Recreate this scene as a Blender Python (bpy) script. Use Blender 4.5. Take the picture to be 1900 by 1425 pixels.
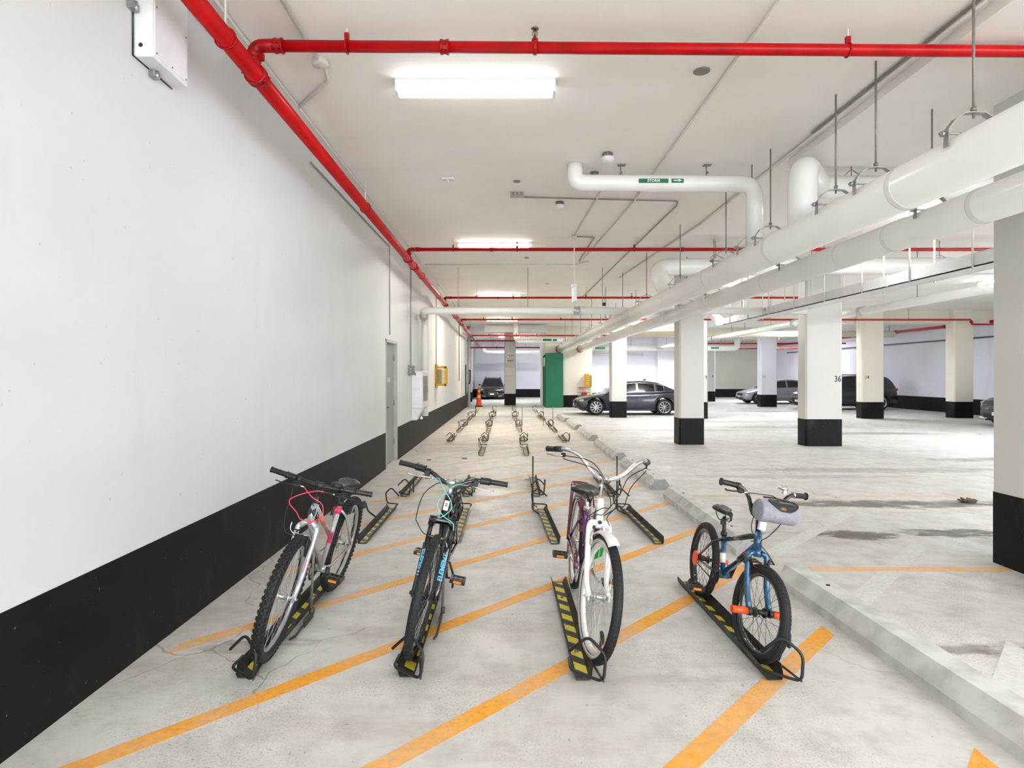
import bpy, math, random
from mathutils import Vector, Matrix, noise
random.seed(7)
PI = math.pi
for o in list(bpy.data.objects): bpy.data.objects.remove(o)
sc = bpy.context.scene
COL = sc.collection

# ---------------------------------------------------------------- camera, world, exposure
CAMH = 1.55
cd = bpy.data.cameras.new('camera'); cam = bpy.data.objects.new('camera', cd); COL.objects.link(cam)
cam.location = (0, 0, CAMH); cam.rotation_euler = (PI/2, 0, 0)
cd.sensor_width = 36; cd.lens = 36*1100/1900; cd.shift_x = 5/1900; cd.shift_y = -17.5/1900
cd.clip_start = .05; cd.clip_end = 200
sc.camera = cam
w = bpy.data.worlds.new('world'); sc.world = w; w.use_nodes = True
w.node_tree.nodes['Background'].inputs[0].default_value = (.93, .955, 1, 1)
w.node_tree.nodes['Background'].inputs[1].default_value = 2.8
sc.view_settings.view_transform = 'Standard'; sc.view_settings.look = 'None'
sc.view_settings.gamma = 1; sc.view_settings.use_curve_mapping = False
sc.view_settings.exposure = 1.6
LAMP = 25.0          # emission of a tube lens
LX = -2.03           # left wall face
CZ = 3.85            # ceiling underside
RX = 17.9            # right wall face
FY = 40.6            # far wall face
BY = -7.0            # back end behind the camera, left open to add world light as fill

# ---------------------------------------------------------------- materials
def s2l(c):
    return tuple(((v/255)/12.92 if v/255 <= .04045 else (((v/255)+.055)/1.055)**2.4) for v in c) + (1,)
MATS = {}
def mat(name, c, rough=.5, metal=0, var=.06, scale=8, bump=0, bscale=60, coat=0, emit=None, c2=None, spec=None):
    if name in MATS: return MATS[name]
    m = bpy.data.materials.new(name); m.use_nodes = True; nt = m.node_tree; N = nt.nodes; Lk = nt.links
    b = N['Principled BSDF']
    b.inputs['Roughness'].default_value = rough; b.inputs['Metallic'].default_value = metal
    if coat: b.inputs['Coat Weight'].default_value = coat; b.inputs['Coat Roughness'].default_value = .05
    if spec is not None: b.inputs['Specular IOR Level'].default_value = spec
    tc = N.new('ShaderNodeTexCoord'); nz = N.new('ShaderNodeTexNoise'); nz.inputs['Scale'].default_value = scale
    nz.inputs['Detail'].default_value = 4
    Lk.new(tc.outputs['Object'], nz.inputs['Vector'])
    mx = N.new('ShaderNodeMix'); mx.data_type = 'RGBA'
    a = s2l(c); d = s2l(c2) if c2 else tuple(v*(1-var*2.2) for v in a[:3])+(1,)
    mx.inputs[6].default_value = a; mx.inputs[7].default_value = d
    rmp = N.new('ShaderNodeMapRange'); rmp.inputs[1].default_value = .4; rmp.inputs[2].default_value = .68
    Lk.new(nz.outputs['Fac'], rmp.inputs[0]); Lk.new(rmp.outputs[0], mx.inputs[0])
    Lk.new(mx.outputs[2], b.inputs['Base Color'])
    if bump:
        n2 = N.new('ShaderNodeTexNoise'); n2.inputs['Scale'].default_value = bscale; n2.inputs['Detail'].default_value = 3
        Lk.new(tc.outputs['Object'], n2.inputs['Vector'])
        bp = N.new('ShaderNodeBump'); bp.inputs['Strength'].default_value = bump; bp.inputs['Distance'].default_value = .01
        Lk.new(n2.outputs['Fac'], bp.inputs['Height']); Lk.new(bp.outputs[0], b.inputs['Normal'])
    if emit:
        b.inputs['Emission Color'].default_value = emit[0]; b.inputs['Emission Strength'].default_value = emit[1]
    MATS[name] = m
    return m

class NB:
    """tiny node builder"""
    def __init__(s, name):
        s.m = bpy.data.materials.new(name); s.m.use_nodes = True; s.nt = s.m.node_tree; s.b = s.nt.nodes['Principled BSDF']
        s.tc = s.nt.nodes.new('ShaderNodeTexCoord'); s.obj = s.tc.outputs['Object']
    def link(s, a, b): s.nt.links.new(a, b)
    def setin(s, sock, v):
        if isinstance(v, bpy.types.NodeSocket): s.link(v, sock)
        else: sock.default_value = v
    def noise(s, scale, detail=4, rough=.55, vec=None, dist=0):
        n = s.nt.nodes.new('ShaderNodeTexNoise'); n.inputs['Scale'].default_value = scale; n.inputs['Detail'].default_value = detail
        n.inputs['Roughness'].default_value = rough; n.inputs['Distortion'].default_value = dist
        s.link(vec or s.obj, n.inputs['Vector']); return n.outputs['Fac']
    def voro(s, scale, feature='DISTANCE_TO_EDGE', vec=None):
        n = s.nt.nodes.new('ShaderNodeTexVoronoi'); n.feature = feature; n.inputs['Scale'].default_value = scale
        s.link(vec or s.obj, n.inputs['Vector']); return n.outputs['Distance']
    def mapr(s, v, a, b, c=0, d=1):
        n = s.nt.nodes.new('ShaderNodeMapRange'); s.setin(n.inputs[0], v)
        for i, x in enumerate((a, b, c, d)): n.inputs[1+i].default_value = x
        return n.outputs[0]
    def math(s, op, a, b=0, c=None):
        n = s.nt.nodes.new('ShaderNodeMath'); n.operation = op; s.setin(n.inputs[0], a); s.setin(n.inputs[1], b)
        if c is not None: s.setin(n.inputs[2], c)
        return n.outputs[0]
    def mix(s, f, a, b):
        n = s.nt.nodes.new('ShaderNodeMix'); n.data_type = 'RGBA'; s.setin(n.inputs[0], f); s.setin(n.inputs[6], a); s.setin(n.inputs[7], b)
        return n.outputs[2]
    def mapping(s, scale=(1,1,1), loc=(0,0,0), rot=(0,0,0)):
        n = s.nt.nodes.new('ShaderNodeMapping'); n.inputs['Scale'].default_value = scale; n.inputs['Location'].default_value = loc
        n.inputs['Rotation'].default_value = rot; s.link(s.obj, n.inputs['Vector']); return n.outputs[0]
    def xyz(s):
        n = s.nt.nodes.new('ShaderNodeSeparateXYZ'); s.link(s.obj, n.inputs[0]); return n.outputs
    def bump(s, h, strength, dist=.005):
        n = s.nt.nodes.new('ShaderNodeBump'); n.inputs['Strength'].default_value = strength; n.inputs['Distance'].default_value = dist
        s.link(h, n.inputs['Height']); s.link(n.outputs[0], s.b.inputs['Normal'])

# stains on the floor (x, y, half x, half y, darkness) - dried oil and water marks, plus broad dark patches by the parked cars
STAINS_AND_PATCHES = [(4.6,7.1,1.8,.24,.8),(3.35,5.72,.45,.19,.9),(4.35,5.8,.52,.18,.85),(9.6,15.6,2.0,.35,.5),(8.0,17.5,2.2,.5,.35),(2.6,3.35,.25,.07,.5),
          (2.9,3.3,.3,.12,.45),(5.0,16.5,2.6,.3,.3),(6.0,9.6,2.6,.3,.35),(-1.55,3.35,.25,.06,.3),(4.2,9.0,1.8,.2,.3),(14.0,30.0,3.0,.5,.6),(4.6,23,2.0,.5,.8),
          (7.0,19.5,3.0,.35,.25),(-1.0,13.2,1.2,.15,.2),(.8,3.02,.5,.04,.12),(9.0,10.8,1.6,.3,.5),(0,21.8,1.9,.5,.28),(11.5,25,3.0,.6,.45)]
def concrete(nb, base1, base2, stains=True):
    """returns colour socket of weathered concrete"""
    big = nb.mapr(nb.noise(.55, 5, .6), .38, .66)
    c = nb.mix(big, s2l(base1), s2l(base2))
    streak = nb.mapr(nb.noise(1.0, 6, .65, nb.mapping((.8, 2.6, 1))), .52, .74)
    c = nb.mix(nb.math('MULTIPLY', streak, .55), c, s2l((166, 158, 146)))
    med = nb.mapr(nb.noise(5, 7, .75), .46, .70)
    c = nb.mix(nb.math('MULTIPLY', med, .5), c, s2l((158, 154, 148)))
    fine = nb.mapr(nb.noise(90, 3, .7), .52, .72)
    patch = nb.mapr(nb.noise(1.3, 4), .45, .58)
    c = nb.mix(nb.math('MULTIPLY', nb.math('MULTIPLY', fine, patch), .75), c, s2l((128, 122, 114)))
    pale = nb.mapr(nb.noise(2.3, 5, .6, nb.mapping((1,1,1),(7,3,0))), .56, .75)
    c = nb.mix(nb.math('MULTIPLY', pale, .4), c, s2l((216, 212, 204)))
    n = nb.nt.nodes.new('ShaderNodeTexNoise'); n.inputs['Scale'].default_value = 1.4; n.inputs['Detail'].default_value = 5
    nb.link(nb.obj, n.inputs['Vector'])
    va = nb.nt.nodes.new('ShaderNodeVectorMath'); va.operation = 'MULTIPLY_ADD'; nb.link(n.outputs['Color'], va.inputs[0])
    va.inputs[1].default_value = (.9, .5, 0); nb.link(nb.obj, va.inputs[2])
    ck = nb.mapr(nb.voro(.42, vec=va.outputs[0]), .0008, .0035, 1, 0)
    ck = nb.math('MULTIPLY', ck, nb.mapr(nb.noise(.8, 2), .5, .58))
    c = nb.mix(nb.math('MULTIPLY', ck, .5), c, s2l((84, 78, 72)))
    spk = nb.math('MULTIPLY', nb.mapr(nb.noise(34, 2, .5), .70, .74), .45)
    c = nb.mix(spk, c, s2l((90, 84, 78)))
    if stains:
        sep = nb.nt.nodes.new('ShaderNodeSeparateXYZ'); nb.link(nb.obj, sep.inputs[0])
        nn = nb.noise(3.2, 6, .7, nb.mapping((.7, 2.2, 1)))
        for (x, y, a, b, d) in STAINS_AND_PATCHES:
            dx = nb.math('DIVIDE', nb.math('SUBTRACT', sep.outputs[0], x), a)
            dy = nb.math('DIVIDE', nb.math('SUBTRACT', sep.outputs[1], y), b)
            r = nb.math('ADD', nb.math('MULTIPLY', dx, dx), nb.math('MULTIPLY', dy, dy))
            r = nb.math('ADD', r, nb.math('MULTIPLY', nb.math('SUBTRACT', nn, .5), 5.0))
            f = nb.math('MULTIPLY', nb.mapr(r, .35, 1.0, 1, 0), d)
            c = nb.mix(f, c, s2l((80, 66, 56)))
    return c
def m_floor():
    nb = NB('concrete_floor'); c = concrete(nb, (212, 210, 206), (199, 196, 190))
    nb.link(c, nb.b.inputs['Base Color']); nb.b.inputs['Roughness'].default_value = .62
    nb.link(nb.mapr(nb.noise(2.5, 5), .35, .65, .42, .8), nb.b.inputs['Roughness'])
    nb.bump(nb.noise(70, 5, .7), .12, .004); return nb.m
def m_paint(name, col, wear):
    nb = NB(name); c = concrete(nb, (212, 210, 206), (199, 196, 190), False)
    f = nb.mapr(nb.noise(16, 7, .75), .34+.0*wear, .60, 1, 0)
    g = nb.mapr(nb.noise(1.6, 3), .3, .7, 1.25, .55)
    keep = nb.math('MULTIPLY', nb.math('ADD', nb.math('MULTIPLY', f, wear*.9), 1-wear*1.0), g)
    keep = nb.math('MINIMUM', keep, .93)
    tone = nb.mix(nb.mapr(nb.noise(30, 3), .45, .7), s2l(col), tuple(v*.82 for v in s2l(col)[:3])+(1,))
    nb.link(nb.mix(keep, c, tone), nb.b.inputs['Base Color']); nb.b.inputs['Roughness'].default_value = .6
    nb.b.inputs['Specular IOR Level'].default_value = .2
    nb.bump(nb.noise(70, 5, .7), .12, .004); return nb.m
def m_wall(name, a, b, dirt=.5):
    nb = NB(name)
    c = nb.mix(nb.mapr(nb.noise(.7, 4), .35, .65), s2l(a), s2l(b))
    st = nb.mapr(nb.noise(1.1, 5, .6, nb.mapping((2.2, 2.2, .5))), .55, .78)
    c = nb.mix(nb.math('MULTIPLY', st, .35*dirt), c, s2l((176, 168, 156)))
    sp = nb.mapr(nb.noise(22, 2, .5), .74, .77)
    c = nb.mix(nb.math('MULTIPLY', sp, .35), c, s2l((150, 146, 140)))
    nb.link(c, nb.b.inputs['Base Color']); nb.b.inputs['Roughness'].default_value = .55
    nb.bump(nb.noise(9, 5, .6), .10, .01); return nb.m
def m_ceiling():
    nb = NB('painted_ceiling')
    c = nb.mix(nb.mapr(nb.noise(.6, 5), .35, .65), s2l((247, 244, 238)), s2l((240, 236, 228)))
    st = nb.mapr(nb.noise(.9, 5, .6, nb.mapping((.5, 1.8, 1))), .5, .8)
    c = nb.mix(nb.math('MULTIPLY', st, .3), c, s2l((228, 222, 212)))
    # seams left by the formwork boards
    br = nb.nt.nodes.new('ShaderNodeTexBrick'); br.inputs['Scale'].default_value = .42; br.inputs['Mortar Size'].default_value = .003
    br.inputs['Color1'].default_value = (0,0,0,1); br.inputs['Color2'].default_value = (0,0,0,1); br.inputs['Mortar'].default_value = (1,1,1,1)
    nb.link(nb.obj, br.inputs['Vector'])
    c = nb.mix(nb.math('MULTIPLY', br.outputs['Color'], .25), c, s2l((246, 243, 238)))
    nb.link(c, nb.b.inputs['Base Color']); nb.b.inputs['Roughness'].default_value = .7
    nb.bump(nb.noise(6, 5, .6), .10, .01); return nb.m
def m_band():
    nb = NB('black_band_paint')
    c = nb.mix(nb.mapr(nb.noise(1.2, 4), .4, .7), s2l((14, 14, 14)), s2l((24, 23, 22)))
    sp = nb.mapr(nb.noise(48, 2, .5), .735, .75)
    c = nb.mix(nb.math('MULTIPLY', sp, .7), c, s2l((120, 118, 112)))
    du = nb.mapr(nb.noise(2.4, 6, .7, nb.mapping((1, 1, .6), (3, 1, 0))), .56, .78)
    c = nb.mix(nb.math('MULTIPLY', du, .3), c, s2l((96, 94, 88)))
    nb.link(c, nb.b.inputs['Base Color']); nb.b.inputs['Roughness'].default_value = .5; nb.b.inputs['Specular IOR Level'].default_value = .18
    nb.bump(nb.noise(40, 5, .6), .1, .004); return nb.m
def m_hazard():
    nb = NB('hazard_tape'); s = nb.xyz()
    t = nb.math('FRACT', nb.math('MULTIPLY', nb.math('ADD', s[1], nb.math('MULTIPLY', s[0], .9)), 6.2))
    f = nb.mapr(t, .47, .49)
    f = nb.math('MULTIPLY', f, nb.mapr(nb.noise(30, 4, .7), .28, .42))
    c = nb.mix(f, s2l((44, 43, 40)), s2l((222, 205, 60)))
    nb.link(c, nb.b.inputs['Base Color']); nb.b.inputs['Roughness'].default_value = .6; return nb.m
def m_hazard_worn():
    nb = NB('worn_hazard_tape'); s = nb.xyz()
    t = nb.math('FRACT', nb.math('MULTIPLY', nb.math('ADD', s[1], nb.math('MULTIPLY', s[0], .9)), 6.2))
    f = nb.math('MULTIPLY', nb.mapr(t, .47, .49), nb.mapr(nb.noise(30, 4, .7), .28, .42))
    c = nb.mix(f, s2l((116, 112, 98)), s2l((206, 196, 128)))
    nb.link(c, nb.b.inputs['Base Color']); nb.b.inputs['Roughness'].default_value = .7; return nb.m

FLOOR = m_floor(); CEIL = m_ceiling(); BAND = m_band(); HAZ = m_hazard(); HAZW = m_hazard_worn()
WHITE = m_wall('white_wall_paint', (216, 217, 217), (211, 212, 211)); CREAM = m_wall('cream_wall_paint', (226, 221, 206), (220, 214, 198))
COOLW = m_wall('cool_white_wall_paint', (234, 235, 245), (228, 229, 240)); COLW = m_wall('column_paint', (214, 213, 208), (208, 206, 200), .3)
GREYW = m_wall('grey_cream_wall_paint', (206, 202, 190), (198, 194, 182))
PIPEW = mat('white_pvc_jacket', (236, 236, 232), .22, var=.02, scale=2)
RED = mat('red_pipe_paint', (186, 8, 14), .3, var=.12, scale=4, spec=.25)
REDF = mat('red_fitting_paint', (160, 8, 16), .4, var=.15, scale=20, spec=.25)
GALV = mat('galvanised_steel', (168, 172, 172), .35, .8, var=.1, scale=30)
STEEL = mat('dull_steel_rod', (140, 138, 132), .5, .5, var=.1, scale=20)
WCOND = mat('white_painted_conduit', (226, 223, 216), .5, var=.04, scale=6)
GCOND = mat('grey_conduit', (150, 148, 142), .5, .3, var=.08)
BLKM = mat('black_coated_steel', (34, 34, 36), .42, .2, var=.15, scale=12, bump=.05)
RACKB = mat('scuffed_black_rack_steel', (46, 46, 46), .5, .3, var=.2, scale=14, c2=(74, 72, 68))
RACKG = mat('dusty_grey_rack_steel', (92, 90, 86), .6, .3, var=.2, scale=14, c2=(122, 118, 108))
CONC = mat('cast_concrete_stop', (210, 211, 207), .8, var=.09, scale=7, bump=.25, bscale=80, c2=(184, 183, 176))
CONCE = mat('cast_concrete_stop_end', (160, 161, 160), .85, var=.08, scale=20, bump=.2)
RUB = mat('tyre_rubber', (28, 28, 29), .7, var=.1, scale=30)
RUBW = mat('white_sidewall_rubber', (226, 222, 210), .6, var=.08, scale=12)
ALU = mat('aluminium', (196, 198, 200), .28, .9, var=.05)
CHR = mat('chrome', (222, 222, 226), .08, 1, var=.02)
BPL = mat('black_plastic', (24, 24, 26), .4, var=.1, scale=20)
BGL = mat('gloss_black_paint', (18, 19, 22), .15, var=.05, coat=.8)
SPK = mat('spoke_wire', (190, 190, 190), .3, .8, var=.03)
SPB = mat('black_spoke_wire', (40, 40, 42), .35, .5, var=.03)
SILV = mat('silver_frame_paint', (196, 198, 204), .2, .5, var=.04, coat=.6)
PINK = mat('pink_paint', (232, 48, 104), .3, var=.05, coat=.5)
PINKC = mat('pink_cable_housing', (232, 62, 98), .35, var=.03)
TEALC = mat('turquoise_cable_housing', (112, 206, 196), .35, var=.03)
BLKC = mat('black_cable_housing', (20, 20, 20), .4, var=.03)
PURP = mat('purple_frame_paint', (86, 26, 92), .2, .2, var=.1, coat=.7)
PLUM = mat('plum_frame_paint', (108, 44, 66), .25, .2, var=.12, coat=.6)
BLUE = mat('blue_frame_paint', (38, 92, 128), .2, .25, var=.2, scale=18, coat=.6)
WPNT = mat('white_frame_paint', (236, 235, 232), .25, var=.03, coat=.5)
ORNG = mat('orange_plastic', (240, 84, 24), .35, var=.08)
AMB = mat('amber_reflector', (236, 142, 32), .2, var=.1, coat=.5)
CLRR = mat('clear_reflector', (226, 228, 228), .15, var=.1, coat=.5)
VINY = mat('black_vinyl_saddle', (34, 34, 33), .32, var=.12, scale=14)
CANV = mat('grey_canvas', (148, 148, 156), .85, var=.08, scale=40, bump=.4, bscale=220)
LEATH = mat('brown_leather_patch', (126, 84, 58), .6, var=.1)
GRNL = mat('green_lock_cable', (30, 168, 74), .35, var=.1)
CYAN = mat('light_blue_decal', (66, 176, 222), .35, var=.02)
DARKT = mat('black_lettering', (26, 28, 32), .5, var=.02)
WHTT = mat('white_lettering', (236, 240, 238), .5, var=.02)
GREEN = mat('green_wall_paint', (4, 108, 78), .5, var=.05, scale=2, bump=.03)
STORMG = mat('green_pipe_marker', (12, 118, 82), .35, var=.03)
YEL = mat('yellow_guard_paint', (228, 178, 30), .4, var=.08)
DOORM = mat('grey_steel_door', (150, 150, 142), .4, .2, var=.05, scale=2)
FRAMEM = mat('pale_steel_frame', (186, 186, 178), .4, .2, var=.05)
BOXW = mat('white_enamel_box', (232, 232, 234), .35, var=.03)
PLATEG = mat('grey_box_steel', (128, 128, 124), .45, .4, var=.08)
CONEO = mat('orange_cone_rubber', (244, 78, 24), .5, var=.05)
REFB = mat('reflective_band', (246, 190, 110), .35, var=.05)
BRASS = mat('sprinkler_brass', (120, 104, 78), .35, .8, var=.1)
GLASS = mat('tinted_car_glass', (16, 20, 24), .06, .0, var=.05, coat=.5)
CLENS = mat('headlight_lens', (196, 202, 206), .12, .3, var=.2, scale=20, coat=.8)
REDL = mat('red_tail_lens', (190, 24, 34), .15, var=.1, coat=.6)
ALLOY = mat('alloy_wheel', (190, 194, 198), .25, .8, var=.04)
TRIMR = mat('bare_board', (196, 184, 150), .7, var=.1)

# ---------------------------------------------------------------- geometry helpers
def V(*a): return Vector(a)
def at(px, py, Y): return V((px-945)/1100*Y, Y, CAMH+(695-py)/1100*Y)
def flr(px, py):
    Y = CAMH*1100/(py-695); return V((px-945)/1100*Y, Y, 0)
def fillet(pts, r, n=6):
    pts = [Vector(p) for p in pts]; out = [pts[0]]
    for i in range(1, len(pts)-1):
        a, b, c = pts[i-1], pts[i], pts[i+1]
        rr = min(r, (a-b).length*.49, (c-b).length*.49)
        p = b+(a-b).normalized()*rr; q = b+(c-b).normalized()*rr
        for k in range(n+1):
            t = k/n; out.append(p*(1-t)**2+b*2*t*(1-t)+q*t*t)
    out.append(pts[-1]); return out
def spline(pts, n=8):
    P = [Vector(p) for p in pts]; P = [P[0]*2-P[1]]+P+[P[-1]*2-P[-2]]; out = []
    for i in range(1, len(P)-2):
        for k in range(n):
            t = k/n; a, b, c, d = P[i-1], P[i], P[i+1], P[i+2]
            out.append(.5*((2*b)+(c-a)*t+(2*a-5*b+4*c-d)*t*t+(3*b-a-3*c+d)*t**3))
    out.append(P[-2]); return out
class MB:
    def __init__(s, xf=None): s.v = []; s.f = []; s.mi = []; s.sm = []; s.xf = xf
    def add(s, vs, fs, m=0, smooth=False):
        o = len(s.v); s.v += [Vector(p) for p in vs]
        for f in fs: s.f.append([i+o for i in f]); s.mi.append(m); s.sm.append(smooth)
        return s
    def box(s, a, b, m=0, bev=0):
        x0, y0, z0 = a; x1, y1, z1 = b
        x0, x1 = min(x0,x1), max(x0,x1); y0, y1 = min(y0,y1), max(y0,y1); z0, z1 = min(z0,z1), max(z0,z1)
        if bev:
            e = min(bev, (x1-x0)/2.1, (y1-y0)/2.1, (z1-z0)/2.1)
            rings = []
            for z, k in ((z0, e), (z0+e, 0), (z1-e, 0), (z1, e)):
                q = e if k == 0 else e*1.6
                kx = k
                rings.append([V(x0+q,y0+kx,z),V(x1-q,y0+kx,z),V(x1-kx,y0+q,z),V(x1-kx,y1-q,z),V(x1-q,y1-kx,z),V(x0+q,y1-kx,z),V(x0+kx,y1-q,z),V(x0+kx,y0+q,z)])
            vs = [p for r in rings for p in r]; fs = []
            for i in range(3):
                for j in range(8): fs.append((i*8+j, i*8+(j+1)%8, (i+1)*8+(j+1)%8, (i+1)*8+j))
            fs.append(tuple(range(7,-1,-1))); fs.append(tuple(range(24,32)))
            return s.add(vs, fs, m)
        vs = [V(x,y,z) for z in (z0,z1) for (x,y) in ((x0,y0),(x1,y0),(x1,y1),(x0,y1))]
        return s.add(vs, [(3,2,1,0),(4,5,6,7),(0,1,5,4),(1,2,6,5),(2,3,7,6),(3,0,4,7)], m)
    def obox(s, c, ax, ay, az, m=0):
        """box with centre and half-axis vectors"""
        c = Vector(c); vs = [c+ax*i+ay*j+az*k for k in (-1,1) for (i,j) in ((-1,-1),(1,-1),(1,1),(-1,1))]
        return s.add(vs, [(3,2,1,0),(4,5,6,7),(0,1,5,4),(1,2,6,5),(2,3,7,6),(3,0,4,7)], m)
    def tube(s, pts, r, seg=8, m=0, cap=True, smooth=True, flat=None):
        P = [Vector(p) for p in pts]; n = len(P); R = r if isinstance(r, (list, tuple)) else [r]*n
        T = []
        for i in range(n):
            a = P[max(0,i-1)]; b = P[min(n-1,i+1)]; t = (b-a); T.append(t.normalized() if t.length > 1e-9 else V(0,0,1))
        up = V(0,0,1) if abs(T[0].z) < .9 else V(1,0,0)
        nrm = (up-T[0]*up.dot(T[0])).normalized(); vs = []; 
        for i in range(n):
            nrm = (nrm-T[i]*nrm.dot(T[i])); nrm = nrm.normalized() if nrm.length > 1e-6 else T[i].orthogonal().normalized()
            bn = T[i].cross(nrm)
            for k in range(seg):
                a = 2*PI*k/seg; vs.append(P[i]+(nrm*math.sin(a)*(flat or 1)+bn*math.cos(a))*R[i])
        fs = [(i*seg+k, i*seg+(k+1)%seg, (i+1)*seg+(k+1)%seg, (i+1)*seg+k) for i in range(n-1) for k in range(seg)]
        s.add(vs, fs, m, smooth)
        if cap:
            o = len(s.v)-n*seg
            s.f.append([o+k for k in range(seg-1,-1,-1)]); s.mi.append(m); s.sm.append(False)
            s.f.append([o+(n-1)*seg+k for k in range(seg)]); s.mi.append(m); s.sm.append(False)
        return s
    def lathe(s, prof, c=(0,0,0), axis='z', seg=24, m=0, close=False, smooth=True, cap=True):
        """prof: list of (radius, height along the axis)"""
        c = Vector(c); vs = []
        for (r, h) in prof:
            for k in range(seg):
                a = 2*PI*k/seg; x, y = r*math.cos(a), r*math.sin(a)
                vs.append(c+({'z':V(x,y,h),'y':V(x,h,y),'x':V(h,x,y)}[axis]))
        n = len(prof); fs = []
        for i in range(n if close else n-1):
            j = (i+1)%n
            for k in range(seg): fs.append((i*seg+k, i*seg+(k+1)%seg, j*seg+(k+1)%seg, j*seg+k))
        s.add(vs, fs, m, smooth)
        if cap and not close:
            o = len(s.v)-n*seg
            for base in (0, (n-1)*seg):
                if prof[0 if base == 0 else -1][0] > 1e-4:
                    s.f.append([o+base+k for k in range(seg)]); s.mi.append(m); s.sm.append(False)
        return s
    def ball(s, c, r, seg=12, rings=8, m=0, sc=(1,1,1)):
        c = Vector(c); vs = [c+V(0,0,-r*sc[2])]; 
        for i in range(1, rings):
            t = PI*i/rings
            for k in range(seg):
                a = 2*PI*k/seg; vs.append(c+V(r*sc[0]*math.sin(t)*math.cos(a), r*sc[1]*math.sin(t)*math.sin(a), -r*sc[2]*math.cos(t)))
        vs.append(c+V(0,0,r*sc[2])); fs = []
        for k in range(seg): fs.append((0, 1+(k+1)%seg, 1+k)); fs.append((len(vs)-1, 1+(rings-2)*seg+k, 1+(rings-2)*seg+(k+1)%seg))
        for i in range(rings-2):
            for k in range(seg): fs.append((1+i*seg+k, 1+i*seg+(k+1)%seg, 1+(i+1)*seg+(k+1)%seg, 1+(i+1)*seg+k))
        return s.add(vs, fs, m, True)
    def prism(s, poly, a, b, plane='xz', m=0, smooth=False):
        """poly in the plane, extruded along the remaining axis from a to b"""
        def mk(p, h): return {'xz':V(p[0],h,p[1]),'xy':V(p[0],p[1],h),'yz':V(h,p[0],p[1])}[plane]
        n = len(poly); vs = [mk(p,a) for p in poly]+[mk(p,b) for p in poly]
        fs = [tuple(range(n-1,-1,-1)), tuple(range(n,2*n))]+[(i,(i+1)%n,n+(i+1)%n,n+i) for i in range(n)]
        return s.add(vs, fs, m, smooth)
    def build(s, name, mats, parent=None, origin=None):
        """vertices are in the parent's space; a top-level mesh gets its origin at its base"""
        me = bpy.data.meshes.new(name)
        vs = [s.xf(p) for p in s.v] if s.xf else s.v
        off = V(0,0,0)
        if parent is None:
            if origin is not None: off = Vector(origin)
            else:
                xs = [p.x for p in vs]; ys = [p.y for p in vs]; zs = [p.z for p in vs]
                off = V((min(xs)+max(xs))/2, (min(ys)+max(ys))/2, min(zs))
        me.from_pydata([tuple(p-off) for p in vs], [], s.f)
        ms = mats if isinstance(mats, (list, tuple)) else [mats]
        for m in ms: me.materials.append(m)
        me.polygons.foreach_set('material_index', s.mi); me.polygons.foreach_set('use_smooth', s.sm)
        me.update()
        import bmesh
        bm = bmesh.new(); bm.from_mesh(me); bmesh.ops.recalc_face_normals(bm, faces=bm.faces); bm.to_mesh(me); bm.free()
        o = bpy.data.objects.new(name, me); COL.objects.link(o)
        if parent is not None: o.parent = parent
        else: o.location = off
        return o
def tag(o, label=None, cat=None, group=None, kind=None):
    if label: o['label'] = label
    if cat: o['category'] = cat
    if group: o['group'] = group
    if kind: o['kind'] = kind
    return o
def empty(name, loc, label=None, cat=None, group=None, rot=(0,0,0)):
    o = bpy.data.objects.new(name, None); o.empty_display_size = .1; COL.objects.link(o); o.location = loc; o.rotation_euler = rot
    return tag(o, label, cat, group)
def rel(root):
    """transform world coordinates into the space of an unrotated root"""
    l = Vector(root.location); return lambda p: p-l
KIDS = {}
def copy_tree(o, parent=None):
    c = o.copy(); COL.objects.link(c)
    if parent is not None: c.parent = parent
    for ch in [x for x in ALLOBJ() if x.parent == o]: copy_tree(ch, c)
    return c
def ALLOBJ(): return list(bpy.data.objects)
def text(name, body, size, m, parent, loc, rot, depth=.001, align='CENTER', shear=0, bold=0, label=None, spacing=1, xscale=1):
    cu = bpy.data.curves.new(name, 'FONT'); cu.body = body; cu.size = size; cu.extrude = depth; cu.align_x = align; cu.align_y = 'CENTER'
    cu.shear = shear; cu.offset = bold; cu.space_character = spacing; cu.resolution_u = 2
    t = bpy.data.objects.new(name+'_tmp', cu); COL.objects.link(t)
    dg = bpy.context.evaluated_depsgraph_get(); me = bpy.data.meshes.new_from_object(t.evaluated_get(dg))
    bpy.data.objects.remove(t); me.materials.clear(); me.materials.append(m)
    for v in me.vertices: v.co.x *= xscale
    o = bpy.data.objects.new(name, me); COL.objects.link(o)
    o.parent = parent; o.location = loc; o.rotation_euler = rot
    if label: o['label'] = label
    return o
def struct(name, mb, m, parent=None, origin=(0,0,0)):
    o = mb.build(name, m, parent, origin)
    if parent is None: o['kind'] = 'structure'
    return o

# ================================================================ THE SETTING
floor = struct('floor', MB().box((LX-1.5, BY-.2, -.2), (RX+.4, FY+.4, 0)), FLOOR)
ceiling = struct('ceiling', MB().box((LX-1.5, BY-.2, CZ), (RX+.4, FY+.4, CZ+.3)), CEIL)
# shallow drop in the slab over the driving aisle
struct('trim_1', MB().box((2.98, BY, 3.765), (8.6, 6.3, CZ)), CEIL)
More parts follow.
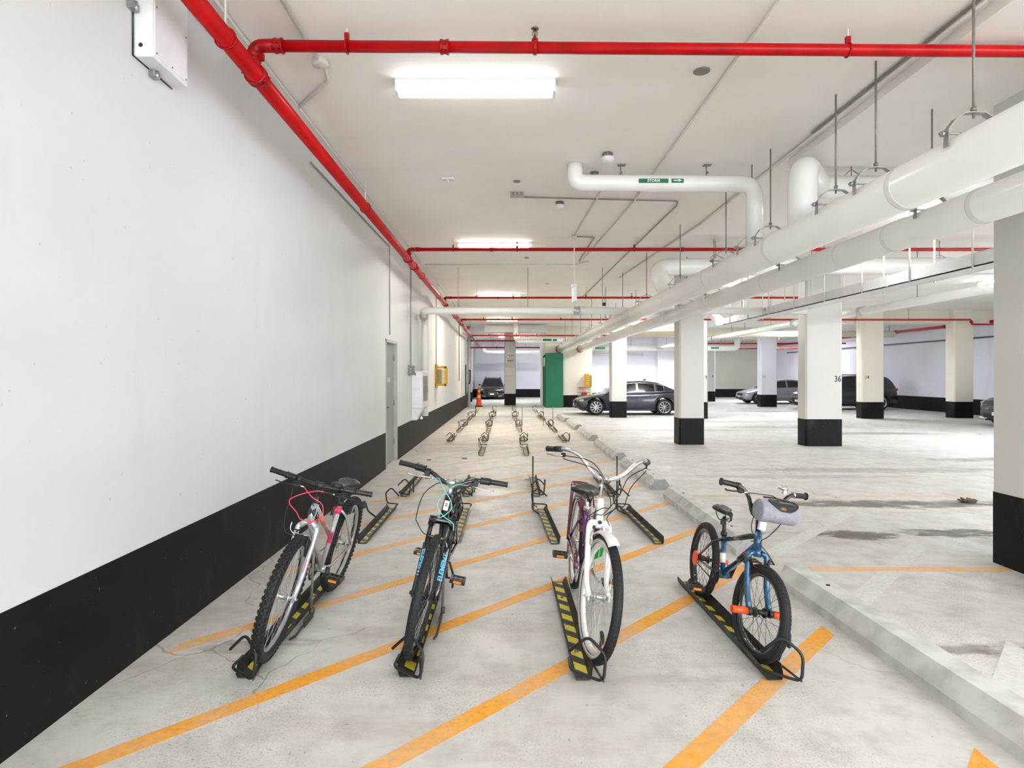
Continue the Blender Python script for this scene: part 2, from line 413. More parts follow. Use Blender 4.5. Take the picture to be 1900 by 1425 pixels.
# left wall with the door opening
D0, D1, DH = 9.72, 10.72, 2.14
struct('wall_left', MB().box((LX-.25, BY-.2, 0), (LX, D0, CZ)).box((LX-.25, D1, 0), (LX, 28.4, CZ)).box((LX-.25, D0, DH), (LX, D1, CZ))
       .box((-2.6, 28.4, 0), (-2.35, FY, CZ)).box((-2.35, 28.15, 0), (LX, 28.4, CZ)), WHITE)
struct('baseboard_left', MB().box((LX, BY, 0), (LX+.005, D0, .598)).box((LX, D1+.05, 0), (LX+.005, 28.38, .598)).box((-2.35, 28.42, 0), (-2.345, FY, .58)), BAND)
struct('wall_far_left', MB().box((-2.6, FY, 0), (3, FY+.25, CZ)), COOLW)
struct('wall_far_right', MB().box((3, FY, 0), (RX, FY+.25, CZ)), GREYW)
struct('baseboard_far', MB().box((-2.35, FY-.006, 0), (RX, FY, .56)), BAND)
struct('wall_right', MB().box((RX, BY, 0), (RX+.25, FY+.2, CZ)), COOLW)
struct('baseboard_right', MB().box((RX-.006, BY, 0), (RX, FY, .6)), BAND)
# the core block at the end of the bicycle lane, and the white wall behind the parked sedan
struct('wall_core', MB().box((1.72, 27.95, 0), (3.6, 33, CZ)).box((3.6, 28.6, 0), (4.0, 33, CZ)), CREAM)
struct('baseboard_core', MB().box((2.53, 27.944, 0), (3.6, 27.95, .58)), BAND)
struct('wall_behind_sedan', MB().box((4.0, 31.4, 0), (7.75, 33, CZ)).box((7.75, 30.9, 0), (9.0, 33, CZ)), COOLW)
struct('baseboard_behind_sedan', MB().box((4.0, 31.394, 0), (7.75, 31.4, .58)), BAND)
# beams and headers
struct('trim_2', MB().box((9.4, 21.3, 3.38), (17.8, 21.9, CZ)), CREAM)
struct('trim_3', MB().box((-1.15, 27.0, 3.48), (1.68, 27.4, 3.78)), WHITE)
struct('trim_4', MB().box((4.2, 29.0, 3.4), (12.5, 29.5, CZ)), CREAM)

# orange hatching on the bicycle lane: 45 degree stripes 0.1 m wide, fresher near the camera
P0 = m_paint('orange_lane_paint', (242, 166, 26), .14); P1 = m_paint('worn_orange_lane_paint', (242, 174, 60), .54)
P2 = m_paint('faded_orange_lane_paint', (232, 180, 108), .84); P3 = m_paint('grey_overpaint', (216, 215, 211), .3); P4 = m_paint('thin_orange_line_paint', (242, 172, 70), .42)
def hatch(c, x0, x1, m, wd=.142, zz=.0015):
    a, b = c-wd/2, c+wd/2
    n = 6; lo = []; hi = []
    for i in range(n+1):
        x = x0+(x1-x0)*i/n; lo.append((x, x+a)); hi.append((x, x+b))
    s = MB(); s.prism(lo+hi[::-1], .0004, zz, 'xy'); s.build('painted_stripe', m, floor)
for k, c in enumerate([.46, 1.66, 2.85, 4.04, 5.24]):
    x0 = {0:-1.9, 1:-1.9, 2:-1.9, 3:-1.9, 4:-1.9}[k]
    hatch(c, x0, 1.93, P0 if c < 5 else P4)
for k in range(12):
    c = 6.44+1.2*k; hatch(c, -1.85, 1.84, P1 if k < 3 else P2)
for c in (.46, 1.66, 2.85): hatch(c, 2.25, 3.75 if c > 1 else 2.9, P3, .2)
MB().prism([(2.32,4.68),(3.98,4.66),(3.98,4.76),(2.32,4.78)], .0004, .0016, 'xy').build('painted_stripe', P4, floor)
MB().prism([(2.2,7.55),(6.0,7.5),(6.0,7.6),(2.2,7.65)], .0004, .0014, 'xy').build('painted_stripe', P2, floor)
MB().prism([(2.3,10.1),(3.9,11.6),(4.0,11.5),(2.4,10.0)], .0004, .0014, 'xy').build('painted_stripe', P3, floor)
MB().prism([(2.3,14.6),(4.9,12.3),(5.0,12.4),(2.4,14.7)], .0004, .0014, 'xy').build('painted_stripe', P3, floor)
# floor drain-sized steel cap flush in the lane
o = MB().lathe([(.075,0),(.075,.004),(.06,.005),(.001,.005)], (0.30,8.75,.0), seg=18).build('floor_cap', PLATEG)
tag(o, 'small round grey cap set flush in the lane floor beyond the bikes', 'cap')

# door
dr = struct('door_1', MB().box((LX-.10, D0+.05, .01), (LX-.05, D1-.05, DH-.05), bev=.003), DOORM)
struct('door_frame', MB().box((LX-.12, D0, 0), (LX+.008, D0+.05, DH)).box((LX-.12, D1-.05, 0), (LX+.008, D1, DH)).box((LX-.12, D0, DH-.05), (LX+.008, D1, DH)), FRAMEM, dr)
for z in (.35, 1.05, 1.85):
    MB().tube([(LX-.045, D1-.055, z-.05), (LX-.045, D1-.055, z+.05)], .009, 8).box((LX-.052,D1-.10,z-.05),(LX-.046,D1-.05,z+.05)).build('hinge', PLATEG, dr)
MB().tube(fillet([(LX-.05,D0+.12,1.0),(LX+.01,D0+.12,1.0),(LX+.01,D0+.25,1.0)],.015),.009,8).lathe([(.03,0),(.03,.008)],(LX-.05,D0+.12,1.0),'x',14).build('door_handle', BLKM, dr)
MB().box((LX-.051,D0+.38,1.42),(LX-.047,D0+.62,1.50)).build('door_sign', mat('pale_grey_plate',(196,198,196),.4), dr)

# columns
def column(x0, x1, y0, y1, label, number=None, m=COLW, numx=None, numsize=.19):
    r = empty('concrete_column', ((x0+x1)/2, (y0+y1)/2, 0), label, 'column', 'concrete columns with black bases')
    q = rel(r); c = .035
    def ring(e): 
        a, b, d, f = x0-e, x1+e, y0-e, y1+e
        return [(a+c,d),(b-c,d),(b,d+c),(b,f-c),(b-c,f),(a+c,f),(a,f-c),(a,d+c)]
    MB(q).prism(ring(0), 0, CZ, 'xy').build('shaft', m, r)
    MB(q).prism(ring(.004), 0, .585, 'xy').build('black_base', BAND, r)
    if number:
        nx = numx if numx is not None else (x0+x1)/2
        text('number', number, numsize, DARKT, r, (nx-r.location.x, y0-.003-r.location.y, 1.45), (PI/2,0,0), bold=.002, xscale=.8)
    return r
column(4.0, 4.9, 3.55, 4.93, 'large white column with black base at the right edge of the photo')
column(3.76, 4.31, 13.1, 13.55, 'white column with black base just right of the parked dark sedan')
column(3.66, 4.22, 21.3, 21.75, 'white column standing in front of the dark sedan door')
column(6.41, 7.21, 12.82, 13.2, 'wide white column numbered 36 with black base', '36', numx=7.10)
column(12.39, 13.16, 20.8, 21.2, 'cream column numbered 14 in front of the dark SUV', '14', CREAM, 12.55)
column(12.05, 12.83, 28.4, 28.85, 'bluish column numbered 11 in front of the silver car', '11', COOLW, 12.2)
column(15.8, 16.5, 21.05, 21.5, 'plain column without a number near the far right wall', None, CREAM)
column(6.3, 6.97, 20.8, 21.2, 'narrow visible column numbered 9 half hidden behind another', '9', COLW, 6.9)
column(11.1, 11.82, 34.0, 34.4, 'distant column numbered 8 near the back wall', '8', COLW, 11.65)
cfar = column(-.245, .326, 29.9, 30.4, 'white column at the lane end carrying a direction sign')
# direction sign with arrows on the lane-end column
q = rel(cfar)
MB(q).box((-.12,29.85,2.38),(.22,29.885,2.62), bev=.004).build('sign_panel', BOXW, cfar)
for (x, b) in ((-.05, '<'), (.06, '[ ]'), (.16, '>')):
    text('arrow_marking', b, .16, mat('green_marking',(20,90,60),.5), cfar, (x-cfar.location.x, 29.846-cfar.location.y, 2.5), (PI/2,0,0), bold=.004)
MB(q).box((-.10,29.86,2.20),(.20,29.885,2.30)).build('grey_plate', GCOND, cfar)
MB(q).tube([(.05,29.87,2.62),(.05,29.87,CZ)],.012,6).build('conduit', WCOND, cfar)
# small pilaster beyond the wall end
struct('trim_5', MB().box((-2.35, 33.6, 0), (-2.13, 34.1, CZ)), GREYW)
struct('trim_6', MB().box((-2.13, 33.594, 0), (-2.124, 34.1, .55)).box((-2.35, 33.594, 0), (-2.13, 33.6, .55)), BAND)

# ================================================================ LIGHTS (tube fixtures; their lenses and the open back light the garage)
def lensmat(name, col, k): return mat(name, (250,250,250), .4, emit=(col, LAMP*k))
LN = lensmat('lamp_lens_neutral', (.95,.98,1,1), .72); LW = lensmat('lamp_lens_warm', (1,.90,.73,1), 3.8); LC = lensmat('lamp_lens_cool', (.88,.93,1,1), 5.5); LA = lensmat('lamp_lens_aisle', (.98,.99,1,1), 1.7); LM = lensmat('lamp_lens_soft_white', (1,.965,.90,1), 1.4)
LSIDE = mat('lamp_lens_side', (250,250,250), .4, emit=((1,.99,.97,1), 1.7))
def fixture(x, y, L=1.25, lm=LN, along='x', z=CZ, label='', k=1):
    r = empty('ceiling_light', (x, y, z), label, 'light', 'tube lights on the ceiling')
    h = MB(); w_ = .055
    if along == 'x':
        h.box((-L/2,-w_,-.035),(L/2,w_,0), bev=.004); h.box((-L/2,-w_-.004,-.10),(-L/2+.02,w_+.004,0)); h.box((L/2-.02,-w_-.004,-.10),(L/2,w_+.004,0))
    else:
        h.box((-w_,-L/2,-.035),(w_,L/2,0), bev=.004); h.box((-w_,-L/2,-.10),(w_,-L/2+.02,0)); h.box((-w_,L/2-.02,-.10),(w_,L/2,0))
    h.build('housing', BOXW, r)
    l = MB(); d = MB(); e = L/2-.021
    if along == 'x': l.box((-e,-.056,-.098),(e,.056,-.094)); d.box((-e,-.055,-.094),(e,.055,-.035))
    else: l.box((-.056,-e,-.098),(.056,e,-.094)); d.box((-.055,-e,-.094),(.055,e,-.035))
    d.build('lens_side', LSIDE, r)
    l.build('lens', lm, r)
fixture(-.265, 4.66, label='nearest tube light over the bikes, brightly lit')
fixture(-.27, 10.35, lm=LM, label='second tube light above the lane, behind the second red pipe')
fixture(-.30, 17.0, lm=LW, label='third tube light down the bicycle lane')
fixture(-.30, 24.4, lm=LW, label='fourth tube light down the bicycle lane')
fixture(0.0, 35.0, lm=LC, label='tube light above the far left parked SUV')
fixture(-.26, -1.5, label='tube light on the ceiling behind the camera over the lane')
for i, y in enumerate((-1.5, 3.6, 8.2, 14.7, 20.0, 26.0)):
    fixture(5.5, y, lm=(LA if i < 4 else LC), z=(3.765 if y < 6.3 else CZ), along='x', label='tube light over the driving aisle hidden by the big pipes, number %s from the camera' % ['zero','one','two','three','four','five'][i])
for i, y in enumerate((4.0, 10.0, 14.0, 22.6)):  # unseen lamps added to brighten the right wall
    fixture(11.6, y, lm=LC, along='y', label='added unseen tube light lengthwise over the right bays, %s from the camera' % ['first','second','third','fourth'][i])
fixture(6.9, 28.4, lm=LC, label='tube light seen low beside the column right of the sedan')
fixture(13.6, 34.5, lm=LC, label='small distant tube light left of the column numbered 11')
fixture(15.9, 33.0, lm=LC, label='small distant tube light beside the column numbered 36')
fixture(4.6, 36.0, lm=LC, label='tube light in the recess behind the core wall')

# ================================================================ RED SPRINKLER PIPING
def mainz(Y): return 3.56-.0125*(Y-3.9)
m0, m1 = V(-1.70, BY+.05, mainz(BY)), V(-1.70, 36.5, mainz(36.5))
r = empty('sprinkler_main', (-1.70, 3.9, 3.5), 'thick red sprinkler main running along the top of the left wall', 'pipe'); q = rel(r)
MB(q).tube([m0, m1], .057, 20).build('pipe', RED, r)
def coupling(q, c, rad, ax, par, m=REDF):
    """grooved coupling: ring with two bolt lugs"""
    c = Vector(c); s = MB(q)
    prof = [(rad*1.02,-.028),(rad*1.28,-.028),(rad*1.28,-.014),(rad*1.16,-.01),(rad*1.16,.01),(rad*1.28,.014),(rad*1.28,.028),(rad*1.02,.028)]
    s.lathe(prof, c, ax, 18)
    for sg in (-1, 1):
        d = {'x':V(0,sg*.85,sg*.45),'y':V(sg*.8,0,-.45*sg),'z':V(sg,0,0)}[ax].normalized()
        e = c+d*rad*1.5; up = {'x':V(0,-.45,.85),'y':V(.45,0,.8),'z':V(0,1,0)}[ax].normalized()
        s.obox(e, d*rad*.35, up*rad*.28, {'x':V(.022,0,0),'y':V(0,.022,0),'z':V(0,0,.022)}[ax])
        s.tube([e-up*rad*.6, e+up*rad*.6], rad*.17, 6)
    return s.build('coupling', m, par)
for Y in (3.98, 9.9, 10.55, 15.6, 18.6, 20.9, 26.2):
    coupling(q, (-1.70, Y, mainz(Y)), .057, 'y', r)
for Y in (3.55, 7.0, 11.5, 14.2, 17.4, 20.0, 23.0):
    MB(q).tube([(-1.70, Y, mainz(Y)+.05), (-1.70, Y, CZ)], .006, 6, 1).tube([V(-1.70+.064*math.cos(a), Y, mainz(Y)+.064*math.sin(a)) for a in [2*PI*k/16 for k in range(17)]], .006, 6).build('hanger', [REDF, WCOND], r)
MB(q).lathe([(.1,0),(.1,.02),(.05,.03)], (-1.70, 3.70, mainz(3.7)+.045), 'z', 12).build('hanger_nut', GALV, r) if False else None
def branch(Y, z, x1, r_, label, couplings, hangers, heads, z1=None):
    z1 = z if z1 is None else z1
    rt = empty('sprinkler_branch', (0, Y, z), label, 'pipe', 'red sprinkler branch pipes'); q = rel(rt)
    zz = lambda x: z+(z1-z)*(x+1.7)/(x1+1.7)
    path = fillet([(-1.70, Y+.0, mainz(Y)+.03), (-1.70, Y, z), (-1.52, Y, zz(-1.52))], .09, 6)
    MB(q).tube(path, [r_*1.12]*len(path), 14).build('elbow', REDF, rt)
    MB(q).tube([(-1.56, Y, zz(-1.56)), (x1, Y, z1)], r_, 14).build('pipe', RED, rt)
    coupling(q, (-1.53, Y, zz(-1.53)), r_, 'x', rt); coupling(q, (-1.70, Y, (mainz(Y)+.06+z-.06)/2+.01), r_, 'z', rt)
    for x in couplings: coupling(q, (x, Y, zz(x)), r_, 'x', rt)
    for x in hangers:
        MB(q).tube([V(x, Y+(r_+.006)*math.cos(a), zz(x)+(r_+.006)*math.sin(a)) for a in [2*PI*k/14 for k in range(15)]], .006, 6).box((x-.015,Y-.012,zz(x)+r_),(x+.015,Y+.012,zz(x)+r_+.05)).build('clamp', REDF, rt)
        MB(q).tube([(x, Y, zz(x)+r_+.03), (x, Y, CZ)], .005, 6).build('hanger_rod', WCOND, rt)
    for x in heads:
        zb = zz(x)+r_
        MB(q).lathe([(.022,-.01),(.022,.02),(.014,.022),(.014,.03)], (x,Y,zb), 'z', 10).lathe([(r_+.008,-.012),(r_+.008,.012)], (x,Y,zz(x)), 'x', 14).build('head_boss', REDF, rt)
        MB(q).lathe([(.009,.03),(.009,.045)], (x,Y,zb),'z',8).tube([(x-.013,Y,zb+.04),(x-.016,Y,zb+.06),(x-.006,Y,zb+.08)],.003,5).tube([(x+.013,Y,zb+.04),(x+.016,Y,zb+.06),(x+.006,Y,zb+.08)],.003,5).lathe([(.004,.045),(.004,.08)],(x,Y,zb),'z',6).lathe([(.006,.08),(.024,.082),(.026,.088),(.003,.09)],(x,Y,zb),'z',12).build('sprinkler_head', BRASS, rt)
    return rt
branch(3.94, 3.735, 8.0, .038, 'nearest red sprinkler pipe crossing the ceiling above the first light', [-.43, 3.9], [-1.08, 2.25], [.17, 4.6], 3.665)
branch(9.95, 3.65, 9.0, .030, 'second red sprinkler pipe crossing the ceiling', [-.3, 2.9], [-.94, 2.1], [.13, 4.4])
branch(15.5, 3.56, 9.0, .028, 'third red sprinkler pipe crossing over the lane', [-.3], [-.85, 2.0], [.1, 3.2])
branch(20.8, 3.48, 9.0, .030, 'fourth red sprinkler pipe crossing over the lane', [-.4], [-.9, 1.8], [.1])
branch(26.0, 3.26, 7.8, .032, 'fifth red sprinkler pipe near the green wall panel', [-.2], [-.9, 1.2], [.3])
rt = empty('sprinkler_branch', (0, 33, 3.05), 'farthest red sprinkler pipe above the parked SUV at the lane end', 'pipe', 'red sprinkler branch pipes'); q = rel(rt)
MB(q).tube([(-2.3, 33, 3.05), (1.7, 33, 3.05)], .04, 10).build('pipe', RED, rt); coupling(q, (-.7,33,3.05), .045, 'x', rt)
MB(q).tube([(-2.3, 29.0, 3.2), (1.7, 29.0, 3.2)], .035, 10).build('pipe', RED, rt)
for (x,y) in ((-.9,33),(.9,33),(-.9,29),(.9,29)): MB(q).tube([(x,y,3.08 if y > 30 else 3.22),(x,y,CZ)],.008,6).build('hanger_rod', STEEL, rt)
# right side main and branches
rt = empty('sprinkler_main', (17.3, 25, 3.45), 'red sprinkler main running along the far right wall', 'pipe'); q = rel(rt)
MB(q).tube([(17.3, 4, 3.45), (17.3, 39, 3.45)], .06, 12).build('pipe', RED, rt)
for Y in (20.0, 23.5, 26.5, 31, 35): coupling(q, (17.3, Y, 3.45), .06, 'y', rt)
for Y in (18, 22, 27, 33): MB(q).tube([(17.3,Y,3.5),(17.3,Y,CZ)],.01,6).build('hanger_rod', STEEL, rt)
rt = empty('sprinkler_branch', (12, 21.1, 3.45), 'red sprinkler pipe crossing in front of the column numbered 14', 'pipe', 'red sprinkler branch pipes'); q = rel(rt)
MB(q).tube(fillet([(8.5,20.65,3.46),(16.1,20.65,3.46),(16.1,20.65,3.30),(17.3,20.65,3.30)],.1), .03, 10).build('pipe', RED, rt)
coupling(q, (16.1,20.65,3.38), .034, 'z', rt)
MB(q).tube([(13.9,20.65,3.48),(13.9,20.65,CZ)],.008,6).build('hanger_rod', STEEL, rt)
rt = empty('sprinkler_branch', (12, 30.5, 3.15), 'distant red sprinkler pipe behind the column numbered 11', 'pipe', 'red sprinkler branch pipes'); q = rel(rt)
MB(q).tube([(10.2,30.5,3.15),(17.3,30.5,3.15)], .035, 8).tube([(10.2,33,3.0),(17.3,33,3.0)], .035, 8).build('pipe', RED, rt)
for (x,y,z) in ((12,30.5,3.18),(15,30.5,3.18),(12,33,3.03),(15,33,3.03)): MB(q).tube([(x,y,z),(x,y,CZ)],.008,6).build('hanger_rod', STEEL, rt)

# ================================================================ WHITE INSULATED PIPES
def P1x(Y): return 2.75-.0139*Y
def P1z(Y): return 2.83-.0029*Y
def P2x(Y): return 3.57-.0082*Y
def P2z(Y): return 2.82-.0024*Y
def bigpipe(fx, fz, rad, label, hang, seams):
    r = empty('insulated_pipe', (fx(5), 5, fz(5)), label, 'pipe', 'large white insulated pipes'); q = rel(r)
    MB(q).tube([(fx(BY), BY+.02, fz(BY)), (fx(27.95), 27.95, fz(27.95))], rad, 36).build('jacket', PIPEW, r)
    for Y in seams: MB(q).lathe([(rad+.0003,-.03),(rad+.0014,-.022),(rad+.0014,.022),(rad+.0003,.03)], (fx(Y),Y,fz(Y)), 'y', 36).build('seam_band', PIPEW, r)
    for Y in hang:
        x, z = fx(Y), fz(Y); zt = z+rad+.10; s = MB(q)
        for sg in (-1, 1):   # clevis yoke: flat strap over the pipe
            P = [V(x,Y,zt+.0), V(x+sg*.06,Y,zt-.004), V(x+sg*rad*.75,Y,zt-.040), V(x+sg*(rad+.004),Y,z+rad*1.02), V(x+sg*(rad+.008),Y,z+rad*.35)]
            for a, b in zip(P[:-1], P[1:]):
                d = (b-a)/2; n = d.cross(V(0,1,0)).normalized()*.003; s.obox((a+b)/2, d*1.03, V(0,.02,0), n)
        s.build('clevis', GALV, r)
        MB(q).tube([(x-rad-.05,Y,z+rad*.86),(x+rad+.05,Y,z+rad*.86)], .007, 8).lathe([(.018,-.01),(.018,.01)], (x-rad-.028,Y,z+rad*.86),'x',6).lathe([(.018,-.01),(.018,.01)], (x+rad+.028,Y,z+rad*.86),'x',6).build('clevis_bolt', GALV, r)
        MB(q).tube([(x,Y,zt-.03),(x,Y,3.765 if (Y < 6.3 and x > 2.95) else CZ)], .0075, 8).lathe([(.017,-.012),(.017,.012)], (x,Y,zt+.02),'z',6).build('hanger_rod', STEEL, r)
    MB(q).lathe([(rad+.0,-.02),(rad+.03,-.02),(rad+.03,.0),(rad,.0)], (fx(27.95),27.94,fz(27.95)), 'y', 28).build('firestop_collar', REDF, r)
    return r
bigpipe(P1x, P1z, .152, 'left and nearer of the two big white insulated pipes, at the upper right', [3.45,4.35,4.87,6.05,6.5,7.25,9.1,11.2,13.4,15.6,18.0,20.5,23.0,25.5], [2.2,4.0,5.9,7.7,9.6,12,15,18,21])
bigpipe(P2x, P2z, .135, 'right and lower of the two big white insulated pipes', [4.95,7.4,10.1,11.6,13.0,16.1,19.0,22.0,25.0], [2.6,4.4,5.4,6.2,8.0,10,13,16,20])
# storm drop: from the ceiling, across, and down into the first pipe
rt = empty('storm_pipe', (1.7, 6.5, 3.6), 'white pipe with a green STORM label that turns down into the big pipe', 'pipe'); q = rel(rt)
MB(q).tube(fillet([(.72,6.5,CZ-.001),(.72,6.5,3.652),(2.69,6.5,3.638),(2.68,6.5,2.9)], .16, 9), .088, 28).build('jacket', PIPEW, rt)
MB(q).box((1.40,6.406,3.622),(1.72,6.414,3.668)).build('label_panel', STORMG, rt); MB(q).box((1.755,6.406,3.624),(1.885,6.414,3.668)).build('label_panel', STORMG, rt)
text('lettering', 'STORM', .042, WHTT, rt, (1.56-1.7, 6.4045-6.5, .045), (PI/2,0,0), bold=.0008)
MB(q).prism([(1.775,3.643),(1.828,3.643),(1.828,3.654),(1.775,3.654)], 6.402, 6.405, 'xz').prism([(1.828,3.634),(1.868,3.6485),(1.828,3.663)], 6.402, 6.405, 'xz').build('arrow', WHTT, rt)
for x in (1.22, 2.16): MB(q).tube([(x,6.5,3.72),(x,6.5,CZ)],.006,6).box((x-.03,6.47,CZ-.01),(x+.05,6.53,CZ)).lathe([(.012,0),(.012,.02)],(x,6.46,3.74),'z',6).build('hanger', STEEL, rt)
rt = empty('drop_pipe', (2.7, 5.45, 2.9), 'thick white elbow pipe rising from the big pipe then turning right', 'pipe', 'white drop pipes'); q = rel(rt)
MB(q).tube(fillet([(2.68,5.42,2.85),(2.68,5.42,3.47),(3.45,6.05,3.52),(7.8,6.05,3.52)], .30, 9), [.138]*11+[.135]*0+[.12]*11, 28).build('jacket', PIPEW, rt) if False else MB(q).tube(fillet([(2.68,5.42,2.85),(2.68,5.42,3.46),(3.40,6.50,3.60),(7.8,6.50,3.60)], .27, 9), .125, 28).build('jacket', PIPEW, rt)
for x in (3.75, 5.6): MB(q).tube([(x,6.5,3.72),(x,6.5,CZ)],.006,6).tube(fillet([(x-.09,6.5,3.72),(x,6.5,3.80),(x+.09,6.5,3.74)],.03),.006,6).build('hanger', GALV, rt)
rt = empty('drop_pipe', (2.5, 10, 2.9), 'white elbow pipe farther back that joins the big pipe from the right', 'pipe', 'white drop pipes'); q = rel(rt)
MB(q).tube(fillet([(2.62,9.75,2.85),(2.50,10.2,3.40),(8.4,10.2,3.42)], .30, 9), .145, 28).build('jacket', PIPEW, rt)
for x in (3.55, 5.2, 7.4): MB(q).tube([(x,10.2,3.55),(x,10.2,CZ)],.007,6).tube(fillet([(x-.13,10.2,3.52),(x-.02,10.2,3.62),(x+.13,10.2,3.55)],.04),.007,6).build('hanger', GALV, rt)
# long cross pipe with wall drop
rt = empty('cross_pipe', (-1.85, 12.75, .9), 'white pipe crossing the lane high up and running down the left wall', 'pipe'); q = rel(rt)
MB(q).tube(fillet([(-1.90,13.35,.85),(-1.90,13.35,2.78),(-1.86,12.75,2.92),(6.38,12.75,2.92)], .16, 8), .078, 22).build('jacket', PIPEW, rt)
MB(q).lathe([(.08,-.07),(.092,-.07),(.092,-.02),(.086,-.01),(.086,.01),(.092,.02),(.092,.07),(.08,.07)], (1.45,12.75,2.92), 'x', 22).build('band_coupling', ALU, rt)
MB(q).ball((-1.87,12.98,2.82), .105, 16, 10).build('elbow_jacket', ALU, rt)
for x in (-1.1,.4,2.0,5.0): MB(q).tube([(x,12.75,2.99),(x,12.75,CZ)],.006,6).build('hanger_rod', STEEL, rt)
# lengthwise pipe behind the tray
rt = empty('lengthwise_pipe', (7.4, 14, 2.9), 'white pipe running lengthwise beneath the white cable tray', 'pipe'); q = rel(rt)
MB(q).tube([(7.5,3,2.9),(7.5,30,2.88)], .078, 20).build('jacket', PIPEW, rt)
for Y in (12.6, 15.6, 21.8): MB(q).lathe([(.08,-.07),(.10,-.07),(.10,-.02),(.088,-.01),(.088,.01),(.10,.02),(.10,.07),(.08,.07)], (7.5,Y,2.9), 'y', 18).build('band_coupling', ALU, rt)
for Y in (6,8.6,10.9,14.2,17,20,24): MB(q).tube([(7.5,Y,2.96),(7.5,Y,CZ)],.007,6).build('hanger_rod', STEEL, rt)
def xpipe(name, pts, rad, label, m=PIPEW, fr=.2, hang=(), grp='distant white pipes'):
    p0 = Vector(pts[0]); r = empty(name, p0, label, 'pipe', grp); q = rel(r)
    MB(q).tube(fillet(pts, fr, 6), rad, 18).build('jacket', m, r)
    for x in hang: MB(q).tube([(x,p0.y,p0.z+rad*.8),(x,p0.y,CZ)],.008,6).build('hanger_rod', STEEL, r)
    return r
CREAMP = mat('cream_pipe_jacket', (226, 216, 190), .4, var=.03)
a = xpipe('cross_pipe', [(4.6,23.9,3.18),(15.5,23.9,3.18)], .125, 'cream pipe crossing behind the column numbered 36', CREAMP, hang=(5.5,9.5,12))
text('lettering', 'STORM   ----->', .1, DARKT, a, (11.2-4.6,-.128,.0), (PI/2,0,0))
a = xpipe('cross_pipe', [(.3,26.6,CZ-.001),(.3,26.6,3.10),(2.4,26.6,3.08)], .13, 'white storm pipe over the green panel with small green labels', PIPEW, hang=())
MB().box((1.2,-.135,-.80),(1.58,-.128,-.70)).build('label_panel', STORMG, a); MB().box((1.65,-.135,-.80),(1.82,-.128,-.71)).build('label_panel', STORMG, a)
a = xpipe('cross_pipe', [(4.1,30.2,2.90),(9.2,30.2,2.90)], .13, 'white pipe crossing above the dark sedan roof', PIPEW, hang=(6.2,8.0))
MB().box((.25,-.137,-.06),(.75,-.13,.04)).build('label_panel', STORMG, a)
a = xpipe('cross_pipe', [(9.0,29.7,2.87),(11.42,29.7,2.87),(11.42,29.7,CZ)], .14, 'bright white pipe with an upturned end beyond the column 9', PIPEW, hang=(10.6,))
MB().box((1.05,-.147,-.03),(1.45,-.14,.05)).build('label_panel', STORMG, a)
xpipe('cross_pipe', [(-1.7,37.6,3.4),(-1.55,37.6,2.98),(1.9,37.6,2.98)], .12, 'white pipe above the SUV at the lane end', PIPEW, hang=(-.6,.9))
xpipe('duct_strip', [(7.0,31.0,2.62),(4.2,31.0,2.62)], .05, 'thin white strip on the wall above the sedan', PIPEW)
# cable tray
rt = empty('cable_tray', (5.6, 9, 2.82), 'long white cable tray hung on thin rods beyond the big pipes', 'cable tray'); q = rel(rt)
s = MB(q); s.box((5.48,2.0,2.82),(5.80,15.2,2.835)).box((5.48,2.0,2.82),(5.492,15.2,2.985)).box((5.788,2.0,2.82),(5.80,15.2,2.985))
s.build('trough', BOXW, rt)
MB(q).prism([(15.2,2.82),(15.75,3.08),(16.4,3.10),(16.4,3.22),(15.7,3.20),(15.2,2.985)], 5.30, 5.50, 'yz').build('raised_end', BOXW, rt)
for Y in (3.4,4.6,5.8,7.0,8.1,9.2,10.3,11.4,12.5,13.6,14.7):
    for x in (5.47, 5.81):
        MB(q).tube([(x,Y,2.80),(x,Y,3.765 if Y < 6.3 else CZ)], .011, 8).build('hanger_rod', WCOND, rt)
for Y in (5.2, 8.6, 11.9): MB(q).box((5.474,Y-.012,2.815),(5.48,Y+.012,2.99)).build('joint_plate', WCOND, rt)

# ================================================================ CEILING FITTINGS AND CONDUITS
def conduit(name, pts, rad, label, m=WCOND, fr=.06, cat='conduit', grp='thin conduits on the ceiling and wall'):
    o = MB().tube(fillet(pts, fr, 4), rad, 8).build(name, m); return tag(o, label, cat, grp)
cz = CZ-.019
conduit('conduit', [(-1.78,BY+.1,cz),(-1.78,3.3,cz),(-1.80,3.9,cz),(-1.80,28,cz)], .012, 'white conduit on the ceiling just right of the red main')
conduit('conduit', [(LX+.02,6.0,3.70),(LX+.02,9.95,3.70),(LX+.02,9.97,2.22)], .009, 'conduit high on the left wall turning down above the door', GCOND)
conduit('conduit', [(LX+.02,12.1,CZ-.02),(LX+.02,12.1,1.72)], .010, 'conduit dropping down the left wall to the grey switch box', GCOND)
conduit('conduit', [(LX+.02,16.3,CZ-.02),(LX+.02,16.3,1.72)], .012, 'conduit dropping down the left wall to the yellow guard', GCOND)
conduit('conduit', [(LX+.02,23.8,CZ-.02),(LX+.02,23.8,1.3)], .018, 'pale conduit down the far part of the left wall', GCOND)
conduit('conduit', [(1.66,BY+.1,cz),(1.64,8.0,cz),(1.45,12.1,cz)], .012, 'white conduit lengthwise on the ceiling right of the first light')
conduit('conduit', [(2.90,BY+.1,cz),(2.90,9.0,cz),(2.6,14,cz)], .016, 'white conduit along the edge of the ceiling drop')
conduit('conduit', [(2.86,BY+.1,cz),(2.86,5.6,cz)], .010, 'second thin conduit along the edge of the ceiling drop', GCOND)
conduit('conduit', [(1.15,7.3,cz),(1.07,9.77,cz)], .012, 'short white conduit on the ceiling beneath the storm pipe')
